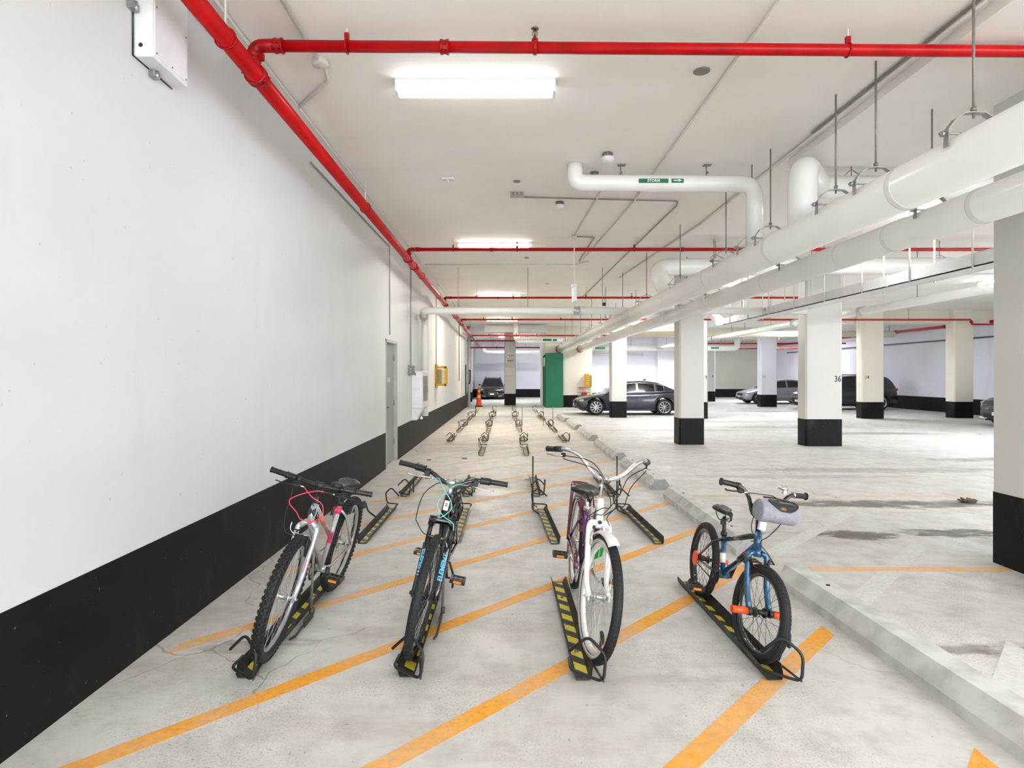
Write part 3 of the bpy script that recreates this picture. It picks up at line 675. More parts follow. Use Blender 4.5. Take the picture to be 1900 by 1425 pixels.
conduit('conduit', [(.17,7.62,cz),(2.22,7.80,cz),(2.26,8.0,cz),(2.15,17.5,cz)], .010, 'grey conduit from the square ceiling box that turns away down the lane', GCOND)
conduit('conduit', [(1.12,9.8,cz),(1.42,9.85,cz),(1.40,11.9,cz)], .010, 'small bent grey conduit near the hanging sign', GCOND)
conduit('conduit', [(-1.75,12.3,cz),(1.35,12.3,cz),(1.6,12.0,cz)], .013, 'white conduit crossing the ceiling behind the second red pipe')
conduit('conduit', [(-1.383,BY+.1,cz),(-1.383,4.25,cz)], .016, 'thick white conduit leading to the round junction box at upper left')
conduit('conduit', [(-1.36,4.38,cz),(-1.40,4.6,cz),(-1.80,5.06,cz)], .014, 'white conduit leaving the round junction box towards the wall')
conduit('conduit', [(17.8,5,2.95),(17.8,38,2.95)], .03, 'dark conduit line running along the right wall', mat('dark_conduit',(86,90,90),.5))
def junction(x, y, label, m=WCOND, rad=.06, dome=None):
    r = empty('junction_box', (x,y,CZ), label, 'junction box', 'round boxes and detectors on the ceiling')
    MB().lathe([(rad,0),(rad,-.035),(rad*.9,-.045),(.001,-.045)], (0,0,0), 'z', 12 if dome is None else 8).build('box_body', m, r)
    if dome: MB().lathe([(rad*1.25,-.045),(rad*1.25,-.06),(rad*.9,-.085),(rad*.3,-.095),(.001,-.095)], (0,0,0), 'z', 20).build('cover', dome, r)
    else:
        for a in (0.5, 2.6, 4.6): MB().box((rad*.9*math.cos(a)-.012,rad*.9*math.sin(a)-.012,-.04),(rad*.9*math.cos(a)+.012,rad*.9*math.sin(a)+.012,-.015)).build('knockout', m, r)
    return r
junction(-1.383, 4.33, 'round white junction box on the ceiling beside the red main')
junction(1.02, 6.16, 'round detector with a grey base and white cover above the storm pipe', PLATEG, .055, BOXW)
junction(.97, 6.75, 'dark square detector base tucked behind the storm pipe', PLATEG, .05, BPL)
junction(.67, 7.9, 'round detector on the grey ceiling conduit', PLATEG, .055, BOXW)
junction(1.07, 9.8, 'small junction from which the hanging sign is suspended', WCOND, .04)
r = empty('ceiling_box', (.10, 7.5, CZ), 'square metal box with round knockouts on the ceiling in the middle', 'junction box')
MB().box((-.085,-.06,-.05),(.085,.06,0), bev=.004).build('box_body', GALV, r)
for x in (-.05,0,.05): MB().lathe([(.018,0),(.018,.004)], (x,-.064,-.025), 'y', 12).build('knockout', PLATEG, r)
r = empty('ceiling_bracket', (-.72, 6.95, CZ), 'tiny white bracket on the ceiling left of centre', 'bracket')
MB().box((-.07,-.03,-.02),(.07,.03,0), bev=.003).tube([(0,0,-.02),(0,-.02,-.06)],.012,8).build('plate', WCOND, r)
for (x, y, rd, lb) in ((1.457,4.49,.062,'grey round patch plate on the ceiling right of the first light'),(.09,7.05,.045,'grey round patch plate on the ceiling near the middle'),(.34,11.66,.05,'grey round patch plate behind the second red pipe'),(.95,15.0,.05,'small grey patch plate near the hanging sign')):
    tag(MB().lathe([(rd,0),(rd,-.006),(rd*.9,-.008),(.001,-.008)], (x,y,CZ), 'z', 20).build('ceiling_patch', mat('grey_patch',(134,132,128),.6)), lb, 'ceiling plate', 'grey plates on the ceiling')
# hanging sign
r = empty('hanging_sign', (1.07, 9.77, 2.72), 'white sign box hanging on a thin rod above the lane, seen edge on', 'sign'); q = rel(r)
MB(q).tube([(1.07,9.77,3.03),(1.07,9.77,CZ)], .010, 8).build('rod', WCOND, r)
MB(q).box((1.045,9.62,2.74),(1.095,9.92,2.99), bev=.006).build('sign_box', BOXW, r)
MB(q).box((1.03,9.72,2.97),(1.11,9.82,3.04), bev=.006).build('mount', BOXW, r)
MB(q).box((1.096,9.64,2.76),(1.099,9.90,2.97)).build('sign_face', WPNT, r)
for (x,y,lb) in ((2.72,17.0,'black dome camera on the ceiling beyond the cross pipe'),):
    r = empty('dome_camera', (x,y,CZ), lb, 'camera')
    MB().tube([(0,0,0),(0,0,-.25)],.012,8).build('stem', WCOND, r); MB().lathe([(.05,-.24),(.06,-.27),(.06,-.30),(.04,-.33),(.001,-.34)],(0,0,0),'z',16).build('dome', BPL, r)

# ================================================================ LEFT WALL FITTINGS
r = empty('wall_box', (LX, 3.38, 3.27), 'white metal box on the left wall above the red main, upper left corner', 'box'); q = rel(r)
MB(q).box((LX,3.2,3.27),(-1.925,3.55,3.83), bev=.006).build('enclosure', BOXW, r)
MB(q).box((-1.925,3.215,3.285),(-1.921,3.535,3.80)).build('cover', BOXW, r)
for (y,z) in ((3.23,3.30),(3.52,3.30),(3.23,3.55),(3.52,3.55),(3.38,3.30)): MB(q).lathe([(.005,0),(.005,.004)], (-1.921,y,z), 'x', 8).build('screw', STEEL, r)
MB(q).tube([(LX+.004,3.19,3.27),(LX+.004,3.19,3.83)],.004,6).tube([(LX+.004,3.19,3.27),(LX+.004,3.56,3.265)],.004,6).build('dark_edge_line', BLKC, r)  # thin black line along the near and lower edges of the box
for (y,z) in ((3.17,3.52),(3.36,3.25)): MB(q).box((LX,y-.03,z-.02),(LX+.035,y+.03,z+.02), bev=.004).tube([(LX+.035,y,z-.025),(LX+.035,y,z+.025)],.008,8).build('mounting_tab', GALV, r)
MB(q).lathe([(.012,0),(.012,.003)], (-1.99,3.199,3.33), 'y', 12).build('hole_plug', BPL, r)
r = empty('switch_box', (LX, 11.98, 1.53), 'small grey steel switch box on the left wall past the door', 'switch'); q = rel(r)
MB(q).box((LX,11.9,1.54),(LX+.10,12.1,1.73), bev=.006).build('enclosure', PLATEG, r)
MB(q).tube([(LX+.10,12.0,1.60),(LX+.13,12.0,1.57),(LX+.13,12.0,1.53)], .008, 8).build('lever', BPL, r)
for z in (1.60,1.67): MB(q).lathe([(.012,0),(.012,-.004)], (LX+.05,11.898,z), 'y', 10).build('screw', ALU, r)
r = empty('wall_heater', (LX, 12.75, .845), 'white wall-mounted heater cabinet with a side grille beside the pipe', 'heater'); q = rel(r)
MB(q).box((LX,12.3,.85),(-1.81,13.25,1.62), bev=.012).build('cabinet', BOXW, r)
MB(q).box((-1.812,12.46,.98),(-1.806,13.1,1.52)).build('grille_panel', GCOND, r)
for k in range(11): MB(q).box((-1.808,12.48,1.0+k*.047),(-1.798,13.08,1.015+k*.047)).build('louvre', GALV, r)
MB(q).box((-1.806,12.46,1.16),(-1.80,13.1,1.28)).build('dark_panel', PLATEG, r)
MB(q).prism([(LX,.60),(LX+.10,.60),(LX+.22,.85),(LX,.85)], 12.34, 12.6, 'xz').build('lower_duct', BOXW, r)
MB(q).tube(fillet([(-1.95,13.0,.85),(-1.95,13.0,.62),(-1.88,12.7,.62)],.04),.03,10).lathe([(.07,0),(.07,.05),(.05,.06)],(-1.90,13.35,.62),'z',14).build('drain_trap', GALV, r)
MB(q).lathe([(.078,.62),(.078,.86)],(-1.90,13.35,0),'z',14).build('pipe_stub', BOXW, r)
r = empty('yellow_guard', (LX, 16.35, 1.22), 'yellow cage guard around a device on the left wall', 'guard'); q = rel(r)
s = MB(q)
y0, y1 = 16.18, 16.55
for z in (1.24, 1.72): s.box((LX,y0,z),(-1.72,y0+.03,z+.055)); s.box((LX,y1,z),(-1.72,y1+.03,z+.055)); s.box((-1.765,y0,z),(-1.72,y1+.03,z+.055))
for y in (y0, y1): s.box((-1.775,y,1.24),(-1.72,y+.03,1.775)); s.box((LX,y,1.18),(LX+.03,y+.03,1.83))
s.build('guard_frame', YEL, r)
for k in range(6): MB(q).tube([(LX+.03,y0+.015,1.32+k*.07),(-1.75,y0+.015,1.32+k*.07)],.005,5).build('guard_wire', YEL, r)
MB(q).box((LX,16.24,1.30),(-1.86,16.5,1.70), bev=.01).build('device', mat('beige_device',(170,156,118),.5), r)
MB(q).box((-1.86,16.26,1.32),(-1.79,16.48,1.68), bev=.01).build('device_cover', BOXW, r)
# end of wall: post, black strip, latch
r = empty('wall_end_post', (-1.96, 28.6, 0), 'slim white post at the far end of the left wall', 'post'); q = rel(r)
MB(q).lathe([(.07,0),(.07,3.84)], (-1.95,28.6,0), 'z', 14).build('post_tube', WHITE, r)
MB(q).box((-2.02,28.52,3.3),(-1.88,28.68,3.34)).build('strap', GALV, r)
r = empty('sliding_gate_frame', (LX, 26.8, 0), 'white framed panel with a black latch at the far end of the left wall', 'gate'); q = rel(r)
MB(q).box((LX,25.0,.62),(LX+.02,28.1,3.35)).build('panel', WHITE, r)
MB(q).box((LX,24.9,3.35),(LX+.06,28.1,3.40)).box((LX,24.92,.6),(LX+.05,25.0,3.38)).build('frame', GREYW, r)
MB(q).box((LX+.02,27.0,.62),(LX+.06,27.25,2.0)).build('black_strip', BLKM, r)
MB(q).tube(fillet([(LX+.10,28.3,1.75),(LX+.16,28.3,1.75),(LX+.16,28.3,1.3),(LX+.12,28.3,1.1)],.05),.03,8).build('latch', BLKM, r)

# green panel and things beside it
r = empty('green_panel', (2.12, 27.9, 0), 'tall green painted panel block at the end of the lane', 'panel'); q = rel(r)
MB(q).box((1.70,27.75,0),(2.53,27.94,2.56), bev=.01).build('front_face', GREEN, r)
MB(q).box((1.705,27.95,0),(1.72,30.2,2.5)).build('side_face', GREEN, r)
MB(q).box((1.66,28.2,0),(1.70,28.3,2.5)).box((1.66,29.2,0),(1.70,29.3,2.5)).build('side_rib', GREEN, r)
MB(q).box((1.65,28.1,1.95),(1.69,28.6,2.35)).build('white_notice', BOXW, r)
r = empty('yellow_post_box', (3.68, 27.6, 0), 'yellow box on a pale post beside the cream core wall', 'box'); q = rel(r)
MB(q).tube([(3.78,27.7,0),(3.78,27.7,1.0)],.04,10).build('post', TRIMR, r)
MB(q).box((3.54,27.55,.95),(3.72,27.85,1.6), bev=.01).build('yellow_body', YEL, r)
MB(q).box((3.72,27.58,1.0),(3.84,27.85,1.52), bev=.01).build('device', mat('olive_device',(150,132,70),.5), r)
for k in range(6): MB(q).box((3.56,27.54,1.03+k*.09),(3.70,27.555,1.07+k*.09)).build('slot', mat('dark_yellow',(180,136,20),.5), r)
# shopping cart
r = empty('shopping_cart', (3.3, 26.4, 0), 'wire shopping cart holding something red, behind the sedan bonnet', 'cart'); q = rel(r)
s = MB(q); x0,x1,yy0,yy1 = 3.04,3.56,26.1,26.8
for z in (.45,.6,.75,.9): s.tube([(x0+.05,yy0,z),(x1,yy0,z),(x1,yy1,z),(x0+.05,yy1,z),(x0+.05,yy0,z)],.008,5)
for k in range(9): x = x0+.05+(x1-x0-.05)*k/8; s.tube([(x,yy0,.42),(x,yy0,.95)],.006,5); s.tube([(x,yy1,.42),(x,yy1,.95)],.006,5); s.tube([(x,yy0,.42),(x,yy1,.42)],.006,5)
s.build('basket', STEEL, r)
MB(q).tube([(x0,yy0,.98),(x1,yy0,.98)],.02,8).build('handle', mat('dull_red_handle',(160,60,50),.5), r)
MB(q).tube([(x0+.05,yy0,.42),(x0+.1,yy0+.05,.12),(x1,yy1,.12)],.012,6).tube([(x1,yy0,.42),(x1,yy0+.05,.12),(x1,yy1,.12)],.012,6).build('chassis', STEEL, r)
for (x,y) in ((x0+.1,yy0+.06),(x1,yy0+.06),(x0+.1,yy1),(x1,yy1)): MB(q).lathe([(.055,-.012),(.06,0),(.055,.012)],(x,y,.06),'x',14).build('wheel', RUB, r)
tag(MB().box((3.22,26.3,.46),(3.46,26.6,.78), bev=.04).build('red_bag', mat('red_cloth',(176,34,40),.8)), 'red bundle lying in the wire shopping cart', 'bag')
# traffic cone
r = empty('traffic_cone', (-1.47, 28.7, 0), 'orange traffic cone with pale reflective bands at the lane end', 'cone')
MB().box((-.19,-.19,0),(.19,.19,.04), bev=.01).build('base', BLKM, r)
MB().lathe([(.15,.04),(.14,.06),(.05,.90),(.045,.93),(.001,.93)], (0,0,0), 'z', 20).build('body', CONEO, r)
for (z0,z1) in ((.42,.56),(.70,.80)):
    f = lambda z: .14-(z-.06)*.09/.84+.002
    MB().lathe([(f(z0),z0),(f(z1),z1)], (0,0,0), 'z', 20, cap=False).build('reflective_band', REFB, r)
# debris
for i,(px,py,sx) in enumerate(((862,851.5,.05),(796,854,.04))):
    p = flr(px,py); s = MB()
    for k in range(5): a = k*1.3; s.obox(p+V(math.cos(a)*sx*.5, math.sin(a)*sx*.3, .006), V(sx*.5*math.cos(a),sx*.5*math.sin(a),.004), V(-sx*.15*math.sin(a),sx*.15*math.cos(a),.002), V(0,0,.005))
    tag(s.build('leaf_scrap', mat('dark_scrap',(60,52,46),.8)), ['dark dry scrap on the lane floor beyond the second bike','smaller dark scrap on the lane floor near the door'][i], 'debris')
p = flr(1795,932); s = MB(); 
for k in range(7): a = k*.9; s.obox(p+V(math.cos(a)*.05,math.sin(a)*.04,.015+.006*(k%3)), V(.05*math.cos(a),.03*math.sin(a),.012), V(-.02*math.sin(a),.03*math.cos(a),.004), V(0,0,.01))
tag(s.build('crumpled_rag', mat('brown_rag',(104,90,80),.9)), 'crumpled brown rag on the dark stain left of the large column', 'rag')

# ================================================================ WHEEL STOPS
def wheel_stop(xl, y0, y1, label, xl2=None):
    r = empty('wheel_stop', (xl+.13, y0, 0), label, 'wheel stop', 'concrete wheel stops along the lane')
    pf = [(-.13,0),(-.13,.06),(-.065,.145),(.065,.145),(.13,.06),(.13,0)]
    L = y1-y0; sk = ((xl2 or xl)-xl)/L
    s = MB(); n = 10; vs = []; 
    for j in range(n+1):
        for (x,z) in pf:
            e = .012 if j in (0,n) else 0
            y = L*j/n
            vs.append(V(x*(1-e*3)+sk*y+(noise.noise(V(x*9,y*3+y0,z*9))*.003), y, z*(1-e*3)+(noise.noise(V(x*7,y*4+y0,3))*.003 if z > 0 else 0)))
    m = len(pf); fs = [(i*m+k,i*m+(k+1)%m,(i+1)*m+(k+1)%m,(i+1)*m+k) for i in range(n) for k in range(m)]
    s.add(vs, fs, 0); s.f.append(list(range(m-1,-1,-1))); s.mi.append(1); s.sm.append(False); s.f.append([n*m+k for k in range(m)]); s.mi.append(1); s.sm.append(False)
    s.build('block', [CONC, CONCE], r)
    for y in (L*.18, L*.82): MB().lathe([(.014,.143),(.014,.150),(.001,.150)], (sk*y,y,0), 'z', 10).build('anchor_pin', BLKM, r)
wheel_stop(2.06, 1.9, 4.40, 'nearest concrete wheel stop, at the lower right', 1.98)
wheel_stop(1.93, 5.06, 7.45, 'second concrete wheel stop, behind the blue kids bike')
wheel_stop(1.905, 7.97, 10.15, 'third concrete wheel stop from the camera', 1.89)
wheel_stop(1.87, 10.7, 13.2, 'fourth concrete wheel stop from the camera')
wheel_stop(1.85, 13.86, 16.1, 'fifth concrete wheel stop from the camera')
wheel_stop(1.83, 16.7, 18.9, 'sixth concrete wheel stop from the camera', 1.80)
wheel_stop(1.75, 19.3, 21.5, 'farthest concrete wheel stop down the lane', 1.70)

# ================================================================ BIKE RACKS
RL = 1.42
def make_rack(mm, hz, arm, lock=False):
    r = empty('bike_rack', (0,0,0)); t = .003
    sec = [(-.058,.062),(-.036,.004),(.036,.004),(.058,.062),(.054,.063),(.034,.007),(-.034,.007),(-.054,.063)]
    s = MB(); vs = []; fs = []
    # folded steel channel, swept along y with cut corners at both ends
    st = [(0,.35),(.05,1),(RL-.05,1),(RL,.35)]
    for (y,k) in st:
        for (x,z) in sec:
            zz = z if abs(x) < .05 else .004+(z-.004)*k
            xx = x if abs(x) < .05 else math.copysign(.036+(abs(x)-.036)*k, x)
            vs.append(V(xx,y,zz))
    n = 8
    for i in range(len(st)-1):
        for k in range(n): fs.append((i*n+k,i*n+(k+1)%n,(i+1)*n+(k+1)%n,(i+1)*n+k))
    fs.append((0,1,6,7)); fs.append((1,2,5,6)); fs.append((2,3,4,5)); o = (len(st)-1)*n; fs += [(o,o+1,o+6,o+7),(o+1,o+2,o+5,o+6),(o+2,o+3,o+4,o+5)]
    s.add(vs, fs); s.build('channel', mm, r)
    MB().box((-.030,.03,.0075),(.030,RL-.03,.0088)).build('hazard_tape', hz, r)
    MB().tube(fillet([(-.060,.12,.060),(-.066,.0,.058),(.085,-.10,.045),(.10,-.085,.17),(.02,-.03,.240),(-.072,0,.150)], .035, 4), .0078, 8).build('wheel_hoop', BLKM, r)
    MB().tube([(.055,.10,.050),(.086,-.095,.045)], .006, 8).build('brace_rod', mm, r)
    for y in (.30, 1.1): MB().lathe([(.012,.007),(.012,.014),(.006,.017)], (0,y,0), 'z', 8).build('anchor_bolt', PLATEG, r)
    if arm == 'tall':
        MB().tube([(.10,.12,.05),(.098,.12,.62)], .009, 8).ball((.098,.12,.62),.010,8,6).build('lock_post', mm, r)
        MB().box((.088,.09,.03),(.112,.15,.10), bev=.005).tube([(.05,.30,.02),(.10,.16,.03)],.007,6).build('post_bracket', mm, r)
    elif arm == 'mid':
        MB().tube([(.10,.72,.05),(.115,.70,.30),(.16,.62,.62)], .008, 8).build('lock_post', STEEL, r)
        MB().lathe([(.022,-.012),(.022,.012)], (.105,.72,.06), 'x', 12).box((.09,.60,.005),(.10,.76,.05)).tube([(.10,.66,.03),(.098,.45,.02),(.09,.38,.03)],.007,6).build('post_bracket', mm, r)
    elif arm == 'short':
        MB().tube([(.055,.34,.03),(.10,.16,.03),(.105,.12,.12),(.108,.09,.19)], .007, 6).build('lock_post', mm, r)
        MB().box((.10,.06,.13),(.118,.11,.21), bev=.006).build('lock_head', mm, r)
    return r
RK = {('b','mid'):make_rack(RACKB, HAZ, 'mid'), ('b','none'):make_rack(RACKB, HAZ, 'short'), ('g','tall'):make_rack(RACKB, HAZW, 'tall'),
      ('g','short'):make_rack(RACKG, HAZW, 'short'), ('f','tall'):make_rack(RACKG, HAZW, 'tall'), ('e','short'):make_rack(RACKB, HAZW, 'short'), ('e','none'):make_rack(RACKB, HAZW, 'none')}
used = set()
NEAR, FAR = 0, PI
colname = ['in the column along the wall', 'in the second column from the wall', 'in the third column from the wall', 'in the column beside the wheel stops']
def place_rack(key, x, ynear, kind, label, rz=0):
    src = RK[key]
    r = src if key not in used else copy_tree(src)
    used.add(key)
    if kind == 'N': r.location = (x, ynear, 0); r.rotation_euler = (0,0,rz)
    else: r.location = (x, ynear+RL, 0); r.rotation_euler = (0,0,PI+rz)
    tag(r, label, 'bike rack', 'black floor bike racks')
place_rack(('b','mid'), -1.35, 3.02, 'N', 'black floor rack with yellow hazard tape holding the silver and pink bike')
place_rack(('b','mid'), -.525, 3.03, 'N', 'black floor rack with yellow hazard tape holding the black bike')
place_rack(('b','none'), .375, 3.0, 'N', 'black floor rack with yellow hazard tape holding the purple cruiser', .01)
place_rack(('b','none'), 1.345, 3.0, 'N', 'black floor rack with yellow hazard tape holding the small blue bike', .035)
place_rack(('e','none'), -1.345, 5.42, 'F', 'empty rack by the wall with its open end towards the silver bike')
place_rack(('e','none'), -.50, 5.42, 'F', 'empty rack directly behind the black bike')
place_rack(('g','tall'), .36, 5.40, 'F', 'empty rack with an upright rod left of the purple cruiser', .04)
place_rack(('g','tall'), 1.31, 5.40, 'F', 'empty rack with an upright rod between the cruiser and the wheel stops', .04)
for i, x in enumerate((-1.335,-.55,.345,1.30)):
    place_rack(('e','short'), x, 7.5, 'N', 'empty rack of the third row from the camera, '+colname[i])
for i, x in ((1,-.54),(2,.33)):
    place_rack(('g','short'), x, 11.25, 'F', 'empty rack of the two-rack fourth row, '+colname[i])
rows = [(13.5,'N',(-1.37,-.58,.31,1.27),'fifth'),(15.75,'F',(-1.36,-.57,.29,1.23),'sixth'),(17.6,'N',(-1.35,-.61,.28,1.2),'seventh'),
        (19.7,'F',(-1.36,-.61,.21,1.16),'eighth'),(21.4,'N',(-1.33,-.6,.22,1.14),'ninth'),(23.9,'F',(-1.35,-.61,.23,1.1),'tenth and last')]
for (Y, kd, xs, nm) in rows:
    for i, x in enumerate(xs):
        tall = (nm == 'seventh' and i >= 2)
        place_rack(('f','tall') if tall else ('g','short'), x, Y, kd, 'empty rack of the %s row, %s' % (nm, colname[i]))
tag(MB().tube([(1.02,17.85,.01),(1.02,17.85,.60)],.009,8).build('upright_rod', STEEL), 'loose upright steel rod beside the seventh rack row', 'rod')
# folded lock assembly with a red clamp, lying beside the second-row rack by the wall
r = empty('rack_lock', (-1.55, 5.95, 0), 'folded black rack lock with a red clamp beside the silver bike rear wheel', 'lock')
MB().tube(fillet([(.14,.30,.05),(.07,.26,.12),(.05,.24,.21)],.03),.009,8).build('pivot_rod', BLKM, r)
MB().obox((-.04,.18,.17), V(.10,.04,.035), V(0,.006,0), V(-.01,0,.035)).build('perforated_arm', BLKM, r)
for k in (-1,0,1): MB().obox((-.03+k*.045,.172,.175+k*.018), V(.012,.004,.004), V(0,.004,0), V(0,0,.02)).build('slot', FRAMEM, r)
MB().obox((-.165,.14,.20), V(.022,.01,0), V(0,.012,0), V(-.02,0,.09)).obox((-.105,.14,.24), V(.012,.01,0), V(0,.012,0), V(.01,0,.06)).obox((-.13,.14,.12), V(.045,.01,.02), V(0,.02,0), V(0,0,.016)).build('bracket', BLKM, r)
MB().obox((-.235,.12,.17), V(.03,.01,0), V(0,.02,0), V(.01,0,.055)).build('clamp_body', BPL, r)
MB().obox((-.225,.10,.175), V(.022,.004,0), V(0,.01,0), V(.008,0,.03)).build('red_clamp', REDL, r)

# ================================================================ BICYCLES
# local frame: x forward, y rider's left, z up, origin at the front tyre's contact
def wheel(root, name, cx, R, rt, rimm, spm, xf=None, tread='road', side=None, nsp=32, hub=ALU, rimw=.013, rimd=.022):
    c = V(cx, 0, R); Rr = R-2*rt*.80          # rim outer radius
    prof = [(Rr,-rimw),(Rr-.006,-rimw*1.02),(Rr-rimd,-rimw*.6),(Rr-rimd,rimw*.6),(Rr-.006,rimw*1.02),(Rr,rimw)]
    w_ = MB(xf).lathe(prof, c, 'y', 64, close=True).build(name, rimm, root)
    n = 12; pr = []
    for k in range(n):
        a = 2*PI*k/n; pr.append((R-rt+rt*math.cos(a), rt*1.0*math.sin(a)))
    t = MB(xf); t.lathe(pr, c, 'y', 72, close=True)
    def knob(a, off, l, wd, h):
        ca, sa = math.cos(a), math.sin(a)
        rad = V(ca*math.cos(off), math.sin(off), sa*math.cos(off)); tan = V(-sa, 0, ca); ax = rad.cross(tan)
        p = c+V(ca,0,sa)*(R-rt)+rad*(rt+h*.4)
        t.obox(p, tan*l, ax*wd, rad*h)
    if tread == 'knobby':
        N_ = 62
        for i in range(N_):
            a = 2*PI*i/N_
            knob(a, .28, .0085, .0055, .0045); knob(a, -.28, .0085, .0055, .0045)
            knob(a+PI/N_, 0, .007, .006, .0045); knob(a+PI/N_, .82, .009, .006, .005); knob(a+PI/N_, -.82, .009, .006, .005)
    elif tread == 'studs':
        N_ = 90
        for i in range(N_):
            a = 2*PI*i/N_
            for off in ((-.5,0,.5) if i % 2 else (-.75,-.25,.25,.75)): knob(a, off, .005, .0035, .002)
    elif tread == 'block':
        N_ = 80
        for i in range(N_):
            a = 2*PI*i/N_
            for off in (-.55,-.18,.18,.55): knob(a+(.5*PI/N_ if abs(off) > .3 else 0), off, .008, .0045, .0015)
    t.build('tyre', RUB, w_)
    if side:
        for sg in (-1, 1):
            MB(xf).lathe([(R-rt*1.15, sg*rt*.985),(R-rt*1.75, sg*rt*.72+sg*.001),(R-rt*1.72, sg*rt*.78),(R-rt*1.1, sg*rt*1.03)], c, 'y', 64, close=True).build('sidewall', side, w_)
    s = MB(xf)
    for i in range(nsp):
        a = 2*PI*i/nsp; sg = 1 if i % 2 else -1; b = a+(.55 if (i//2) % 2 else -.55)
        s.tube([c+V(.022*math.cos(b), sg*.028, .022*math.sin(b)), c+V((Rr-rimd)*math.cos(a), sg*.002, (Rr-rimd)*math.sin(a))], .0011, 4, cap=False)
    s.build('spokes', spm, w_)
    MB(xf).lathe([(.012,-.05),(.012,-.034),(.026,-.032),(.026,-.026),(.014,-.022),(.014,.022),(.026,.026),(.026,.032),(.012,.034),(.012,.05)], c, 'y', 16).build('hub', hub, w_)
    # valve and a reflector on the spokes
    return w_
def pedal(parent, c, m=BPL):
    c = Vector(c); s = MB()
    s.obox(c+V(.042,0,0), V(.006,0,0), V(0,.045,0), V(0,0,.012)); s.obox(c+V(-.042,0,0), V(.006,0,0), V(0,.045,0), V(0,0,.012))
    s.obox(c+V(0,.043,0), V(.045,0,0), V(0,.006,0), V(0,0,.012)); s.obox(c+V(0,-.043,0), V(.045,0,0), V(0,.006,0), V(0,0,.012))
    s.obox(c, V(.014,0,0), V(0,.04,0), V(0,0,.010)); s.obox(c+V(0,.016,0), V(.04,0,0), V(0,.004,0), V(0,0,.008)); s.obox(c+V(0,-.016,0), V(.04,0,0), V(0,.004,0), V(0,0,.008))
    p = s.build('pedal', m, parent)
    MB().obox(c+V(.0495,0,0), V(.002,0,0), V(0,.025,0), V(0,0,.007)).build('reflector', AMB, p)
    return p
def saddle(root, c, L, W, m=VINY, cruiser=False):
    """c: middle of the saddle top; nose forward (+x)"""
    c = Vector(c); n = 14; seg = 16; vs = []; fs = []
    for i in range(n+1):
        t = i/n; x = c.x+L/2-L*t
        wd = W/2*(.20+.80*min(1,max(0,(t-.32)/.48))**1.5) if not cruiser else W/2*(.24+.76*min(1,max(0,(t-.22)/.5))**1.3)
        wd *= math.sqrt(max(.05, 1-max(0,(t-.80)/.2)**2*.75)) * (math.sin(min(1,t/.10)*PI/2)*.6+.4)
        th = (.035 if not cruiser else .055)*(1-.3*(1-t))
        ztop = c.z+(.012*(t-.45)**2*4 if t > .45 else .006*(1-t)) - (.03*(max(0,.08-t)/.08))
        for k in range(seg):
            a = 2*PI*k/seg; y = wd*math.cos(a); z = math.sin(a)
            dip = -.010*math.exp(-(y/(W*.09))**2)*(1 if t > .3 else 0) if z > 0 else 0
            vs.append(V(x, c.y+y, ztop-th/2+(th/2*z if z > 0 else th*.75*z)+dip))
    for i in range(n):
        for k in range(seg): fs.append((i*seg+k,i*seg+(k+1)%seg,(i+1)*seg+(k+1)%seg,(i+1)*seg+k))
    s = MB(); s.add(vs, fs, 0, True); s.f.append(list(range(seg))); s.mi.append(0); s.sm.append(True); s.f.append([n*seg+k for k in range(seg)]); s.mi.append(0); s.sm.append(True)
    sd = s.build('saddle', m, root)
    MB().tube(fillet([(c.x+L*.38,c.y+.008,c.z-.04),(c.x+.03,c.y+.022,c.z-.075),(c.x-.06,c.y+.022,c.z-.075),(c.x-L*.36,c.y+.035,c.z-.035)],.02,3),.0035,6).tube(fillet([(c.x+L*.38,c.y-.008,c.z-.04),(c.x+.03,c.y-.022,c.z-.075),(c.x-.06,c.y-.022,c.z-.075),(c.x-L*.36,c.y-.035,c.z-.035)],.02,3),.0035,6).build('rails', CHR if cruiser else BPL, sd)
    if cruiser:
        for sg in (-1,1):
            MB().tube([V(c.x-.07+.016*math.cos(a*.9), c.y+sg*.06+.016*math.sin(a*.9), c.z-.10+.0011*a*3) for a in range(0,28)],.003,5).build('spring', CHR, sd)
    return sd
def bicycle(loc, lean, yaw, steer, P, label):
    R, rt, wb = P['R'], P['rt'], P['wb']
    root = empty('bicycle', loc, label, 'bicycle', None, (-lean, 0, -PI/2+yaw))
    ha = math.radians(P.get('ha', 71)); ax = V(-math.cos(ha), 0, math.sin(ha))
    A = V(0,0,R)-V(math.sin(ha),0,math.cos(ha))*P.get('rake', .04)
    def ap(t, y=0): return A+ax*t+V(0,y,0)
    M = Matrix.Translation(A) @ Matrix.Rotation(steer, 4, ax) @ Matrix.Translation(-A)
    S = lambda p: M @ p
    RA = V(-wb,0,R)
    wheel(root, 'front_wheel', 0, R, rt, P['rim'], P['spk'], S, P['tread'], P.get('side'), P.get('nsp',32), P.get('hub',ALU), P.get('rimw',.013), P.get('rimd',.022))
    wheel(root, 'rear_wheel', -wb, R, rt, P['rim'], P['spk'], None, P['tread'], P.get('side'), P.get('nsp',32), P.get('hub',ALU), P.get('rimw',.013), P.get('rimd',.022))
    tc, h0, h1, tt = P['crown'], P['h0'], P['h1'], P['stem']
    BB = V(*P['bb']); ST = V(*P['st'])
    dn = (ST-BB).normalized()
    return root, S, ap, A, ax, RA, BB, ST, dn
